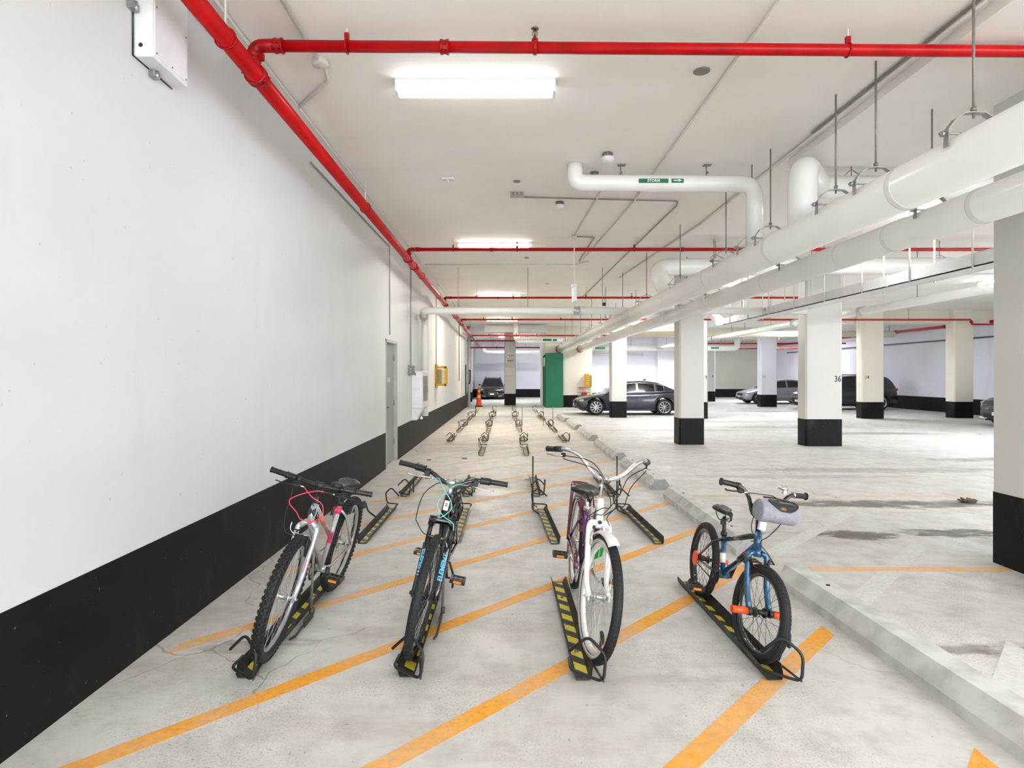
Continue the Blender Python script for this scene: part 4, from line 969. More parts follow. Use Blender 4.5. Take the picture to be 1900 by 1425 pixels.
def levers(root, hb, S, c, dirv, m, fwd=V(1,0,0), L=.10, side=1, clampm=BPL):
    """brake lever below/in front of the bar. c = clamp point, dirv = unit vector from clamp towards the grip"""
    c = Vector(c); dn = fwd*.035+V(0,0,-.028)
    MB(S).lathe([(.017,-.012),(.017,.012)], c, 'y', 14).obox(c+dn*.5, dn*.5, dirv*.011, V(0,0,.010)).build('lever_clamp', clampm, hb)
    p = c+dn
    MB(S).tube([p-dirv*.02, p+dirv*.015, p+dirv*.045+fwd*.006-V(0,0,.004), p+dirv*.085-V(0,0,.006), p+dirv*L-fwd*.002-V(0,0,.004), p+dirv*(L+.012)+fwd*.008], [.008,.008,.006,.0055,.005,.006], 8, flat=.7).build('brake_lever', m, hb)
    MB(S).tube([p-dirv*.02, p-dirv*.045], .005, 8).build('barrel_adjuster', CHR, hb)
    return p-dirv*.045
def cranks(root, BB, ang, L, ringR, m_arm, m_ring, pm=BPL, q=.065, ring_side=-1):
    cs = MB().lathe([(ringR,-.002),(ringR,.002),(ringR-.012,.002),(ringR-.012,-.002)], BB+V(0,ring_side*.045,0), 'y', 40, close=True)
    for k in range(5):
        a = 2*PI*k/5+.3; d = V(math.cos(a),0,math.sin(a)); cs.obox(BB+V(0,ring_side*.045,0)+d*ringR*.5, d*ringR*.45, V(0,.002,0), d.cross(V(0,1,0))*.007)
    for k in range(32):
        a = 2*PI*k/32; d = V(math.cos(a),0,math.sin(a)); cs.obox(BB+V(0,ring_side*.045,0)+d*(ringR+.003), d*.003, V(0,.0012,0), d.cross(V(0,1,0))*.003)
    cs.lathe([(.02,-.055),(.02,.055)], BB, 'y', 14)
    c = cs.build('crankset', m_ring, root)
    for sg in (-1, 1):
        a = ang if sg < 0 else ang+PI; d = V(math.cos(a),0,math.sin(a))
        p0 = BB+V(0,sg*.052,0); p1 = BB+V(0,sg*.072,0)+d*L
        MB().tube([p0, p0+(p1-p0)*.5, p1], [.013,.010,.011], 8, flat=.8).tube([p1, p1+V(0,sg*.03,0)],.006,8).build('crank_arm', m_arm, c)
        pedal(c, p1+V(0,sg*.075,0), pm)
    return c
def chain(root, BB, RA, r0, r1, side=-1, m=None):
    y = side*.045; P = []
    d = (RA-BB); ang = math.atan2(d.z, d.x); 
    for k in range(9): a = ang-PI/2-PI*k/8+PI; P.append(BB+V(math.cos(a)*r0,0,math.sin(a)*r0))
    for k in range(9): a = ang-PI/2-PI*k/8; P.append(RA+V(math.cos(a)*r1,0,math.sin(a)*r1))
    P = [V(p.x,y,p.z) for p in P]; P.append(P[0])
    MB().tube(P, .004, 5).build('chain', m or mat('chain_steel',(98,92,84),.5,.6), root)
def cassette(root, RA, m=None, side=-1):
    s = MB()
    for k in range(6): s.lathe([(.020+.0055*(5-k),-.001),(.020+.0055*(5-k),.001)], RA+V(0,side*(.030+.004*k),0), 'y', 20)
    s.build('sprockets', m or PLATEG, root)
def grip(hb, S, a, b, r=.016, m=BPL, ribs=True):
    a, b = Vector(a), Vector(b); n = 12; P = [a+(b-a)*k/n for k in range(n+1)]
    MB(S).tube(P, [r*(1.12 if (k in (0,n)) else (1.0 if k % 2 or not ribs else .94)) for k in range(n+1)], 12).build('grip', m, hb)

# ---------- bike 1: silver and pink mountain bike
P = dict(R=.333, rt=.029, wb=1.04, rim=ALU, spk=SPK, tread='knobby', crown=.37, h0=.40, h1=.53, stem=.61, bb=(-.625,0,.285), st=(-.745,0,.68), hub=ALU)
root, S, ap, A, ax, RA, BB, ST, dn = bicycle((-1.318, 3.25, .009), math.radians(13.2), math.radians(-2.0), math.radians(4.5), P, 'silver mountain bike with pink cables and knobby tyres, nearest the wall')
fk = MB(S)
for sg in (-1, 1):
    fk.tube(fillet([ap(.39,sg*.03), ap(.36,sg*.052), ap(.10,sg*.052), V(0,sg*.052,P['R'])], .04, 4), [.017]*6+[.012]*0+[.014]*4+[.0125]*2, 10) if False else fk.tube(fillet([ap(.405,sg*.022), ap(.385,sg*.055), ap(.12,sg*.056), V(0.004,sg*.056,P['R'])], .035, 4), .0145, 10)
    fk.obox(V(.004,sg*.058,P['R']), V(.012,0,0), V(0,.004,0), V(0,0,.018))
fk.tube([ap(.385,-.045), ap(.41,-.02), ap(.41,.02), ap(.385,.045)], .018, 10)
f_ = fk.build('fork', SILV, root)
MB(S).tube([V(0,-.078,P['R']), V(0,.078,P['R'])], .005, 8).lathe([(.010,-.004),(.010,.004)], V(0,.068,P['R']),'y',8).lathe([(.010,-.004),(.010,.004)], V(0,-.068,P['R']),'y',8).build('axle', CHR, f_)
text('fork_marking', 'Z', .05, DARKT, f_, ap(.345,-.052)+V(.018,0,0), (PI/2,0,PI/2), bold=.002)
MB(S).obox(ap(.17,.056)+V(.0125,0,0), V(.003,0,0), V(0,.003,0), ax*.05).build('pink_pinstripe', PINK, f_)
hs0, hs1 = ap(P['h0']), ap(P['h1'])
fr = MB()
fr.tube([hs0-ax*.0, hs1], .021, 14).tube([ap(.42), BB], .0185, 12)
fr.tube([BB, ST+dn*.02], .0155, 12).tube([ap(.51), BB+dn*.20], .0165, 12)
fr.tube([BB+dn*.24, ST-dn*.16], .016, 12)
for sg in (-1,1):
    fr.tube(fillet([BB+V(-.01,sg*.02,.0), BB+V(-.09,sg*.045,.005), RA+V(0,sg*.062,0)], .03, 3), .010, 8)
    fr.tube(fillet([ST+V(0,sg*.012,-.03), ST+V(-.05,sg*.045,-.08), RA+V(0,sg*.062,0)], .03, 3), .009, 8)
    fr.obox(RA+V(.005,sg*.062,0), V(.02,0,0), V(0,.003,0), V(0,0,.02))
fr.lathe([(.024,-.036),(.024,.036)], BB, 'y', 16)
FR = fr.build('frame', SILV, root)
MB().tube([BB+dn*.16, BB+dn*.235], .0168, 12).build('pink_decal', PINK, FR); MB().tube([BB+dn*.355, BB+dn*.40], .0168, 12).build('pink_decal', PINK, FR)
MB().obox((ap(.47)+BB)*.0+ap(.46)+V(-.10,.0,-.075), V(.001,0,0), V(0,.001,0), V(0,0,.001)).build('speck', SILV, FR) if False else None
MB().tube([ap(.51)+(BB+dn*.20-ap(.51))*.25, ap(.51)+(BB+dn*.20-ap(.51))*.55], .0171, 12).build('peach_decal', mat('peach_decal',(226,140,116),.4), FR)
text('head_badge', 'M', .06, DARKT, FR, ap(.465)+V(.0225,0,.01), (PI/2-.3,0,PI/2), bold=.0015)
MB().lathe([(.024,-.01),(.026,.01)], (0,0,0), 'z', 14).build('headset_cup', BPL, FR).matrix_local = Matrix.Translation(hs1) @ ax.to_track_quat('Z','Y').to_matrix().to_4x4()
bc = ap(.615)+V(.055,0,.025)
hbm = MB(S); hbm.tube(spline([bc+V(-.035,-.285,.012), bc+V(-.015,-.14,.004), bc+V(0,-.05,0), bc+V(0,.05,0), bc+V(-.015,.14,.004), bc+V(-.035,.285,.012)],5), .0125, 10)
hb = hbm.build('handlebar', BPL, root)
MB(S).tube([ap(.50), ap(.60)], .0135, 10).tube([ap(.595), bc], .016, 10).lathe([(.021,-.025),(.021,.025)], bc, 'y', 14).build('stem', BPL, hb)
for sg in (-1,1):
    grip(hb, S, bc+V(-.0225,sg*.203,.008), bc+V(-.0365,sg*.300,.0125), .0165)
    grip(hb, S, bc+V(-.016,sg*.145,.005), bc+V(-.0225,sg*.200,.008), .0195, BPL)
e1 = levers(root, hb, S, bc+V(-.012,-.125,.004), V(-.03,-1,0).normalized(), BPL, L=.105, clampm=BPL)
e2 = levers(root, hb, S, bc+V(-.012,.125,.004), V(-.03,1,0).normalized(), BPL, L=.105, clampm=BPL)
MB(S).ball(bc+V(.01,.10,.03), .035, 14, 8, sc=(1,1,.55)).build('bell', BPL, hb)
noodle = ap(.34,-.075)
MB(S).tube(spline([e1, e1+V(.05,.07,-.03), ap(.55,.05)+V(.09,0,.0), ap(.49,.075)+V(.095,0,0), ap(.44,.03)+V(.06,0,0), ap(.41,-.00)+V(.035,0,0)],8), .0028, 6).build('pink_cable', PINKC, hb)
MB(S).tube(spline([e2, e2+V(.04,-.09,.0), e2+V(.07,-.20,-.07), ap(.47,-.07)+V(.08,0,0), ap(.43,-.04)+V(.05,0,0), ap(.42,.0)+V(-.0,.025,0), ap(.42,.0)+V(-.12,.03,-.02)],8), .0028, 6).build('pink_cable', PINKC, hb)
MB(S).tube(spline([bc+V(.01,-.16,-.01), bc+V(.05,-.13,-.06), bc+V(.05,-.135,-.17), ap(.38,-.125)+V(.04,0,0), ap(.34,-.10)+V(.04,0,0), ap(.33,-.05)+V(.03,0,0)],8), .0025, 6).build('black_cable', BLKC, hb)
MB(S).tube(spline([bc+V(.01,.16,-.005), bc+V(.04,.08,-.02), bc+V(.04,-.02,-.02), bc+V(.02,-.03,-.08), ap(.45,.0)+V(-.03,.03,0), ap(.40)+V(-.12,.02,-.02)],8), .0025, 6).build('black_cable', BLKC, hb)
def vbrake(root, S, x, R, sg0=1, m=BPL, z0=.0, w=.042):
    for sg in (-1,1): MB(S).tube([V(x,sg*w,R+.215+z0), V(x+.006,sg*(w-.004),R+.26+z0), V(x,sg*(w-.008),R+.33+z0)], [.008,.007,.006], 8).obox(V(x,sg*(w-.016),R+.285+z0), V(.022,0,0), V(0,.006,0), V(0,0,.006)).build('brake_arm', m, root)
    MB(S).tube([V(x,-w,R+.33+z0), V(x,w-.01,R+.33+z0)], .0022, 5).build('brake_wire', CHR, root)
vbrake(root, S, -.075, P['R'], m=BPL)
MB(S).tube(spline([ap(.335,-.05)+V(.03,0,0), ap(.36,-.085)+V(.03,0,0), ap(.40,-.09)+V(.03,0,0)],6), .003, 6).build('brake_noodle', CHR, hb)
cranks(root, BB, math.radians(188), .17, .085, BPL, BPL)
chain(root, BB, RA, .085, .035); cassette(root, RA)
MB().tube([ST, ST+dn*.13], .0125, 10).lathe([(.02,-.012),(.02,.012)], ST+dn*.01, 'z', 12).build('seat_post', BPL, root)
saddle(root, ST+dn*.11+V(.02,0,.045), .27, .16)
MB().tube([RA+V(.02,-.07,-.03), RA+V(.015,-.075,-.09), RA+V(.04,-.06,-.14)], [.012,.01,.008], 8).lathe([(.02,-.004),(.02,.004)], RA+V(.03,-.06,-.145),'y',12).lathe([(.02,-.004),(.02,.004)], RA+V(.02,-.06,-.075),'y',12).build('derailleur', BPL, root)

# ---------- bike 2: black suspension mountain bike with turquoise cables
P = dict(R=.330, rt=.025, wb=1.06, rim=BGL, spk=SPK, tread='studs', crown=.40, h0=.43, h1=.56, stem=.64, bb=(-.64,0,.29), st=(-.76,0,.66), hub=BPL)
root, S, ap, A, ax, RA, BB, ST, dn = bicycle((-.535, 3.27, .009), math.radians(12.0), math.radians(-1.0), math.radians(-2), P, 'black mountain bike with a suspension fork, turquoise cables and blue fork lettering')
fk = MB(S)
for sg in (-1,1):
    fk.tube([V(.004,sg*.062,P['R']-.012), ap(.06,sg*.062), ap(.26,sg*.062), ap(.275,sg*.062)], [.015,.020,.020,.022], 14)
    fk.obox(V(.0,sg*.066,P['R']-.004), V(.012,0,0), V(0,.006,0), V(0,0,.016))
fk.tube(fillet([ap(.25,.062)+V(.01,0,0), ap(.31,.05)+V(.02,0,0), ap(.325,0)+V(.022,0,0), ap(.31,-.05)+V(.02,0,0), ap(.25,-.062)+V(.01,0,0)],.03,4), .011, 8)
f_ = fk.build('fork', BGL, root)
s = MB(S)
for sg in (-1,1): s.tube([ap(.275,sg*.062), ap(.40,sg*.062)], .0135, 12)
s.build('stanchion', BPL, f_)
s = MB(S); s.tube([ap(.40,-.07), ap(.415,-.035), ap(.415,.035), ap(.40,.07)], .024, 10)
for sg in (-1,1): s.tube([ap(.375,sg*.062), ap(.43,sg*.062)], .020, 12)
s.build('fork_crown', BGL, f_)
for sg in (-1,1):
    p = ap(.17,sg*.062)+V(.0215,0,0); tilt = PI/2-ha if False else 0
    t = text('fork_lettering', 'ELEMENT', .036, CYAN, f_, S(p), (0,0,0), bold=.001, spacing=1.02, shear=.1)
    # reading up the leg, facing forward
    X = (ax if sg > 0 else -ax); Z = V(math.sin(math.radians(71)),0,math.cos(math.radians(71))); Yv = Z.cross(X)
    t.matrix_local = Matrix.Translation(S(p)) @ Matrix((( X.x,Yv.x,Z.x,0),(X.y,Yv.y,Z.y,0),(X.z,Yv.z,Z.z,0),(0,0,0,1)))
MB(S).tube([V(0,-.085,P['R']), V(0,.085,P['R'])], .006, 8).lathe([(.011,-.005),(.011,.005)], V(0,-.08,P['R']),'y',8).lathe([(.011,-.005),(.011,.005)], V(0,.08,P['R']),'y',8).build('axle', BPL, f_)
fr = MB(); fr.tube([ap(P['h0']), ap(P['h1'])], .024, 14).tube([ap(.46), BB], .023, 12).tube([BB, ST+dn*.02], .0165, 12).tube([ap(.535), ST-dn*.04], .019, 12)
for sg in (-1,1):
    fr.tube(fillet([BB+V(-.01,sg*.02,.0), BB+V(-.09,sg*.045,.005), RA+V(0,sg*.066,0)], .03, 3), .011, 8)
    fr.tube(fillet([ST+V(0,sg*.012,-.05), ST+V(-.05,sg*.045,-.10), RA+V(0,sg*.066,0)], .03, 3), .009, 8)
fr.lathe([(.025,-.036),(.025,.036)], BB, 'y', 16)
FR = fr.build('frame', BGL, root)
MB().obox(ap(.50)+V(.0245,0,.008), V(.002,0,0.0007), V(0,.014,0), ax*.028).build('head_badge', CHR, FR)
MB().obox(ap(.50)+V(.0265,0,.018), V(.001,0,0.0003), V(0,.009,0), ax*.003).obox(ap(.50)+V(.0265,0,.006), V(.001,0,0.0003), V(0,.009,0), ax*.003).obox(ap(.50)+V(.0265,-.006,.0), V(.001,0,0.0003), V(0,.002,0), ax*.016).build('badge_mark', BPL, FR)
bc = ap(.63)+V(.06,0,.02)
hb = MB(S).tube(spline([bc+V(-.05,-.31,.045), bc+V(-.03,-.16,.04), bc+V(-.012,-.11,.028), bc+V(0,-.045,0), bc+V(0,.045,0), bc+V(-.012,.11,.028), bc+V(-.03,.16,.04), bc+V(-.05,.31,.045)],5), .0125, 10).build('handlebar', BGL, root)
MB(S).tube([ap(.55), ap(.64)], .016, 10).obox((ap(.63)+bc)/2, (bc-ap(.63))*.6, V(0,.018,0), V(0,0,.016)).lathe([(.022,-.026),(.022,.026)], bc, 'y', 14).build('stem', ALU, hb)
for sg in (-1,1):
    grip(hb, S, bc+V(-.040,sg*.222,.043), bc+V(-.052,sg*.325,.045), .0165)
    grip(hb, S, bc+V(-.032,sg*.165,.040), bc+V(-.040,sg*.220,.043), .0215, BPL)
    MB(S).obox(bc+V(.0,sg*.145,.025), V(.02,0,0), V(0,.013,0), V(0,0,.014)).build('shifter', BPL, hb)
e1 = levers(root, hb, S, bc+V(-.022,-.142,.034), V(-.05,-1,0).normalized(), ALU, L=.10)
e2 = levers(root, hb, S, bc+V(-.022,.142,.034), V(-.05,1,0).normalized(), ALU, L=.10)
MB(S).tube(spline([e1, e1+V(.03,.03,.01), bc+V(.05,-.03,-.03), ap(.55,.02)+V(.06,0,0), ap(.50,.035)+V(.05,0,0), ap(.45,.0)+V(.04,0,0), ap(.43,-.03)+V(.03,0,0)],8), .0026, 6).build('turquoise_cable', TEALC, hb)
MB(S).tube(spline([e2, e2+V(.04,-.05,.0), bc+V(.06,.0,-.03), ap(.55,-.04)+V(.06,0,0), ap(.50,-.045)+V(.05,0,0), ap(.45,.0)+V(.04,0,0), ap(.42,.06)+V(.03,0,0), ap(.38,.075)+V(.03,0,0)],8), .0026, 6).build('turquoise_cable', TEALC, hb)
MB(S).tube(spline([bc+V(.02,-.02,-.01), bc+V(.06,-.07,-.01), bc+V(.06,-.135,-.09), bc+V(.06,-.15,-.22), ap(.38,-.13)+V(.05,0,0), ap(.33,-.085)+V(.03,0,0), ap(.33,-.03)+V(.03,0,0)],8), .003, 6).build('black_cable', BLKC, hb)
MB(S).tube(spline([bc+V(.02,.13,.01), bc+V(.04,.05,-.02), bc+V(.03,.055,-.10), bc+V(.01,.09,-.18), ap(.42,.07)+V(-.02,0,0), ap(.42,.02)+V(-.12,0,-.03)],8), .003, 6).build('black_cable', BLKC, hb)
MB(S).tube(spline([bc+V(.02,.12,.015), bc+V(.05,.07,-.03), bc+V(.03,.10,-.12), bc+V(.0,.08,-.20), ap(.43,.03)+V(-.05,0,0)],8), .003, 6).build('black_cable', BLKC, hb)
vbrake(root, S, -.055, P['R'], m=BPL, z0=-.02, w=.048); vbrake(root, None, -P['wb']+.06, P['R'], m=BPL, z0=-.02)
cranks(root, BB, math.radians(178), .17, .085, BPL, BPL); chain(root, BB, RA, .085, .035); cassette(root, RA)
MB().tube([ST, ST+dn*.10], .0135, 10).build('seat_post', BPL, root)
saddle(root, ST+dn*.10+V(.02,0,.055), .27, .17)
MB().tube([BB+V(-.10,.06,.0), BB+V(-.16,.10,-.10), BB+V(-.20,.11,-.20)], .008, 8).build('kickstand', BPL, root)

# ---------- bike 3: purple step-through cruiser with a white fork
P = dict(R=.335, rt=.026, wb=1.10, rim=WPNT, spk=SPK, tread='block', side=RUBW, crown=.37, h0=.40, h1=.54, stem=.64, ha=69, rake=.05, bb=(-.62,0,.29), st=(-.76,0,.62), rimw=.015, rimd=.03)
root, S, ap, A, ax, RA, BB, ST, dn = bicycle((.442, 3.22, .009), math.radians(6), math.radians(-1), math.radians(9), P, 'purple step-through cruiser bike with white fork and chrome swept handlebar')
fk = MB(S)
for sg in (-1,1): fk.tube(spline([ap(.40,sg*.018), ap(.395,sg*.05), ap(.34,sg*.060), ap(.20,sg*.060), ap(.08,sg*.058), V(0,sg*.055,P['R'])],5), [.018]*10+[.0165]*8+[.015]*8, 12)
fk.tube([ap(.37), ap(.42)], .022, 12)
for sg in (-1,1): fk.obox(V(0,sg*.058,P['R']), V(.012,0,0), V(0,.003,0), V(0,0,.018))
f_ = fk.build('fork', WPNT, root)
MB(S).tube([V(0,-.085,P['R']), V(0,.085,P['R'])], .005, 8).lathe([(.010,-.004),(.010,.004)], V(0,-.072,P['R']),'y',8).lathe([(.010,-.004),(.010,.004)], V(0,.072,P['R']),'y',8).build('axle', CHR, f_)
def fender(root, S, cx, R, a0, a1, w_, m, rad=None):
    rad = rad or R+.018; n = 18; vs = []; fs = []
    for i in range(n+1):
        a = a0+(a1-a0)*i/n
        for (dy, dr) in ((-w_,-.016),(-w_*.7,-.004),(0,0),(w_*.7,-.004),(w_,-.016),(w_*.95,-.020),(0,-.004),(-w_*.95,-.020)):
            vs.append(V(cx+(rad+dr)*math.cos(a), dy, R+(rad+dr)*math.sin(a)))
    for i in range(n):
        for k in range(8): fs.append((i*8+k,i*8+(k+1)%8,(i+1)*8+(k+1)%8,(i+1)*8+k))
    s = MB(S); s.add(vs, fs, 0, True); return s.build('fender', m, root)
fender(root, S, 0, P['R'], math.radians(68), math.radians(135), .036, WPNT)
fender(root, None, -P['wb'], P['R'], math.radians(25), math.radians(215), .036, PLUM)
MB(S).tube([V(.0,.062,P['R']), ap(.15,.07)+V(.05,0,0)], .003, 6).build('fender_stay', CHR, f_)
fr = MB(); fr.tube([ap(P['h0']), ap(P['h1'])], .022, 14)
fr2 = MB()
fr2.tube(spline([ap(.44), ap(.44)+(BB-ap(.44))*.55+V(0,0,-.03), BB], 6), .022, 12).tube(spline([ap(.52), ap(.52)+(BB+dn*.16-ap(.52))*.55+V(0,0,-.04), BB+dn*.14], 6), .017, 12).tube([BB, ST+dn*.03], .018, 12)
for sg in (-1,1):
    fr2.tube(fillet([BB+V(-.01,sg*.02,.0), BB+V(-.09,sg*.048,.0), RA+V(0,sg*.064,0)], .03, 3), .011, 8)
    fr2.tube(fillet([ST+V(0,sg*.014,-.03), ST+V(-.05,sg*.045,-.08), RA+V(0,sg*.064,0)], .03, 3), .010, 8)
fr2.lathe([(.026,-.036),(.026,.036)], BB, 'y', 16)
FR = fr2.build('frame', PURP, root)
fr.build('head_tube', WPNT, FR)
MB().lathe([(.012,0),(.012,.003)], ap(.41)+V(.024,0,0), 'x', 14).build('head_badge', DARKT, FR)
# rear carrier
s = MB()
for sg in (-1,1):
    s.tube(fillet([ST+V(-.04,sg*.05,.03), RA+V(.05,sg*.065,.385), RA+V(-.22,sg*.065,.385), RA+V(-.24,0,.385)],.03,3), .006, 8)
    s.tube([RA+V(0,sg*.075,.0), RA+V(-.02,sg*.067,.385)], .006, 8); s.tube([RA+V(0,sg*.075,.0), RA+V(-.16,sg*.067,.385)], .006, 8)
for k in range(4): s.tube([RA+V(.03-.07*k,-.065,.385), RA+V(.03-.07*k,.065,.385)], .005, 6)
s.build('rear_carrier', PLUM, root)
s = MB(); n = 16
cg = [V(BB.x+.10*math.cos(a), -.062, BB.z+.10*math.sin(a)) for a in [2*PI*k/n for k in range(n)]]
MB().tube(fillet([BB+V(.10,-.066,.02), BB+V(.05,-.066,.095), RA+V(.05,-.066,.05)],.04,4), .012, 8, flat=.5).build('chain_guard', PLUM, root)
bc = ap(.64)+V(.05,0,.025)
hbp = []
for sg in (-1,1):
    hbp.append([bc, bc+V(.015,sg*.05,.01), bc+V(.03,sg*.10,.045), bc+V(.015,sg*.17,.115), bc+V(-.03,sg*.235,.135), bc+V(-.12,sg*.285,.12), bc+V(-.20,sg*.315,.105)])
h_ = MB(S)
for q_ in hbp: h_.tube(spline(q_,6), .0125, 12)
hb = h_.build('handlebar', CHR, root)
MB(S).tube([ap(.53), ap(.62), ap(.645)+V(.015,0,.005), bc], [.013,.013,.015,.017], 12).lathe([(.02,-.02),(.02,.02)], bc, 'y', 14).build('stem', CHR, hb)
for (q_, sg) in zip(hbp, (-1,1)):
    grip(hb, S, q_[5]+V(.01,0,0), q_[6], .017, BPL, False)
    MB(S).tube([q_[5]+V(.05,-sg*.02,.008), q_[5]+V(.012,-sg*.003,.002)], .018, 12).build('shifter', BPL, hb)
    a0 = q_[5]+V(.06,-sg*.03,.0); d = (q_[6]-q_[5]).normalized()
    MB(S).obox(a0+V(.02,0,-.02), d*.02, V(.012,0,.0), V(0,0,.012)).build('lever_clamp', BPL, hb)
    MB(S).tube([a0+V(.02,0,-.025), a0+V(.03,sg*.02,-.028)+d*.05, a0+V(.015,sg*.03,-.02)+d*.12], [.007,.006,.005], 8, flat=.7).build('brake_lever', ALU, hb)
l0 = hbp[0][5]+V(.09,.03,-.02); l1 = hbp[1][5]+V(.09,-.03,-.02)
MB(S).tube(spline([l0, bc+V(.09,-.12,.10), bc+V(.12,-.02,.0), bc+V(.10,.05,-.09), ap(.52,.07)+V(.08,0,0), ap(.45,.03)+V(.05,0,0), ap(.40,.05)+V(.04,0,0)],8), .003, 6).build('black_cable', BLKC, hb)
MB(S).tube(spline([l0+V(0,0,-.02), bc+V(.11,-.09,.06), bc+V(.12,.0,-.06), bc+V(.09,.03,-.14), ap(.50,.0)+V(.06,0,0), ap(.46,-.04)+V(.02,0,0), ap(.45,-.03)+V(-.12,0,-.05)],8), .003, 6).build('black_cable', BLKC, hb)
MB(S).tube(spline([l1, bc+V(.09,.11,.04), bc+V(.10,.07,-.06), bc+V(.09,.0,-.18), ap(.46,-.03)+V(.06,0,0), ap(.43,-.05)+V(.0,0,0)],8), .003, 6).build('black_cable', BLKC, hb)
MB(S).tube(spline([l1+V(0,0,-.02), bc+V(.10,.13,-.01), bc+V(.09,.11,-.12), ap(.52,.10)+V(.05,0,0), ap(.47,.06)+V(.0,0,0), ap(.44,.02)+V(-.10,0,-.05)],8), .003, 6).build('black_cable', BLKC, hb)
MB(S).obox(ap(.37,.028)+V(.03,0,0), V(.012,0,0), V(0,.018,0), V(0,0,.02)).tube([ap(.37,.045)+V(.03,0,0), ap(.28,.05)+V(.028,0,0)],.006,6).tube([ap(.37,-.045)+V(.03,0,0), ap(.28,-.05)+V(.028,0,0)],.009,6).build('caliper_brake', CHR, root)
cranks(root, BB, math.radians(172), .165, .085, ALU, CHR); chain(root, BB, RA, .085, .035)
MB().tube([ST, ST+dn*.13], .014, 10).lathe([(.024,-.014),(.024,.014)], ST+dn*.03, 'z', 12).build('seat_post', CHR, root)
saddle(root, ST+dn*.10+V(.0,0,.060), .27, .23, cruiser=True)
# green coiled lock hung on the down tube
lk = MB()
for k in range(4):
    c0 = BB+V(.22,.03+.012*k,.20+.006*k); lk.tube([c0+V(.055*math.cos(a),.008*math.sin(a*2),.065*math.sin(a)) for a in [2*PI*j/20 for j in range(21)]], .006, 6, cap=False)
lk.build('coiled_lock', GRNL, root)

# ---------- bike 4: small blue freestyle bike with orange pegs
P = dict(R=.252, rt=.025, wb=.93, rim=BGL, spk=SPB, tread='block', crown=.30, h0=.33, h1=.43, stem=.46, ha=73, rake=.03, bb=(-.565,0,.27), st=(-.64,0,.50), hub=BPL, rimw=.016, rimd=.024)
root, S, ap, A, ax, RA, BB, ST, dn = bicycle((1.318, 3.22, .009), math.radians(8.4), math.radians(-.5), math.radians(9), P, 'small blue kids bike with orange foot pegs and a grey canvas bag')
fk = MB(S)
for sg in (-1,1):
    fk.tube(fillet([ap(.315,sg*.02), ap(.30,sg*.058), ap(.10,sg*.060), V(0,sg*.060,P['R'])],.045,5), .016, 12); fk.obox(V(0,sg*.06,P['R']), V(.013,0,0), V(0,.004,0), V(0,0,.02))
fk.tube([ap(.29), ap(.34)], .021, 12)
f_ = fk.build('fork', BLUE, root)
for sg in (-1,1):
    for (c, mx_, pr) in ((V(0,0,P['R']), S, f_), (RA, None, root)):
        if pr is root and sg < 0: continue
        MB(mx_).lathe([(.019,sg*.072),(.019,sg*.165),(.015,sg*.165),(.015,sg*.14),(.001,sg*.14)], c, 'y', 18).build('foot_peg', ORNG, pr)
MB().lathe([(.045,-.068),(.05,-.066),(.05,-.060),(.02,-.058)], RA, 'y', 20).build('orange_axle_guard', ORNG, root)
MB(S).tube([V(0,-.10,P['R']), V(0,.10,P['R'])], .007, 8).lathe([(.022,-.075),(.022,-.05)], V(0,0,P['R']),'y',14).lathe([(.022,.05),(.022,.075)], V(0,0,P['R']),'y',14).build('axle', BPL, f_)
fr = MB(); fr.tube([ap(P['h0']), ap(P['h1'])], .022, 14).tube([BB, ST+dn*.02], .0155, 12).tube([ap(.36), BB], .0195, 12)
fr.lathe([(.026,-.036),(.026,.036)], BB, 'y', 16)
FR = fr.build('frame', BLUE, root)
s = MB(); s.tube([ap(.41), ST-dn*.03], .017, 12)
for sg in (-1,1):
    s.tube(fillet([BB+V(-.01,sg*.02,.0), BB+V(-.08,sg*.045,.0), RA+V(0,sg*.058,0)], .03, 3), .010, 8); s.tube(fillet([ST+V(0,sg*.012,-.03), ST+V(-.05,sg*.045,-.06), RA+V(0,sg*.058,0)], .03, 3), .009, 8)
s.build('black_tube_set', BGL, FR)
MB().tube([BB+dn*.07, BB+dn*.13], .0162, 12).build('white_decal', WPNT, FR); MB().tube([ap(.36)+(BB-ap(.36))*.30, ap(.36)+(BB-ap(.36))*.62], .0201, 12).build('black_decal', BGL, FR)
MB().tube([ap(.36)+(BB-ap(.36))*.24, ap(.36)+(BB-ap(.36))*.30], .0202, 12).build('rust_red_decal', mat('rust_red_decal',(170,70,44),.4), FR)
bc = ap(.50)+V(.035,0,.02)
hbp = [[bc, bc+V(0,sg*.06,0), bc+V(0,sg*.105,.105), bc+V(-.01,sg*.15,.15), bc+V(-.035,sg*.265,.155)] for sg in (-1,1)]
h_ = MB(S)
for q_ in hbp: h_.tube(fillet(q_,.05,5), .0115, 12)
h_.tube([bc+V(0,-.085,.06), bc+V(0,.085,.06)], .008, 8)
hb = h_.build('handlebar', BGL, root)
MB(S).tube([ap(.43), ap(.51)], .014, 10).obox(bc+V(-.02,0,0), V(.03,0,.0), V(0,.022,0), V(0,0,.018)).build('stem', BPL, hb)
MB(S).obox(bc+V(.012,0,-.045), V(.009,0,0), V(0,.020,0), V(0,0,.024)).build('front_reflector', CLRR, hb)
for q_, sg in zip(hbp,(-1,1)):
    grip(hb, S, q_[4]+V(.018,-sg*.085,-.003), q_[4], .016); MB(S).lathe([(.022,-.003),(.022,.003)], q_[4], 'y', 14).build('grip_flange', BPL, hb)
e1 = levers(root, hb, S, hbp[0][3]+V(-.01,-.02,.002), V(-.05,-1,0).normalized(), BPL, L=.08)
MB(S).lathe([(.018,-.01),(.018,.01)], hbp[1][3]+V(-.012,.03,.002), 'y', 12).build('bar_clamp', ALU, hb)
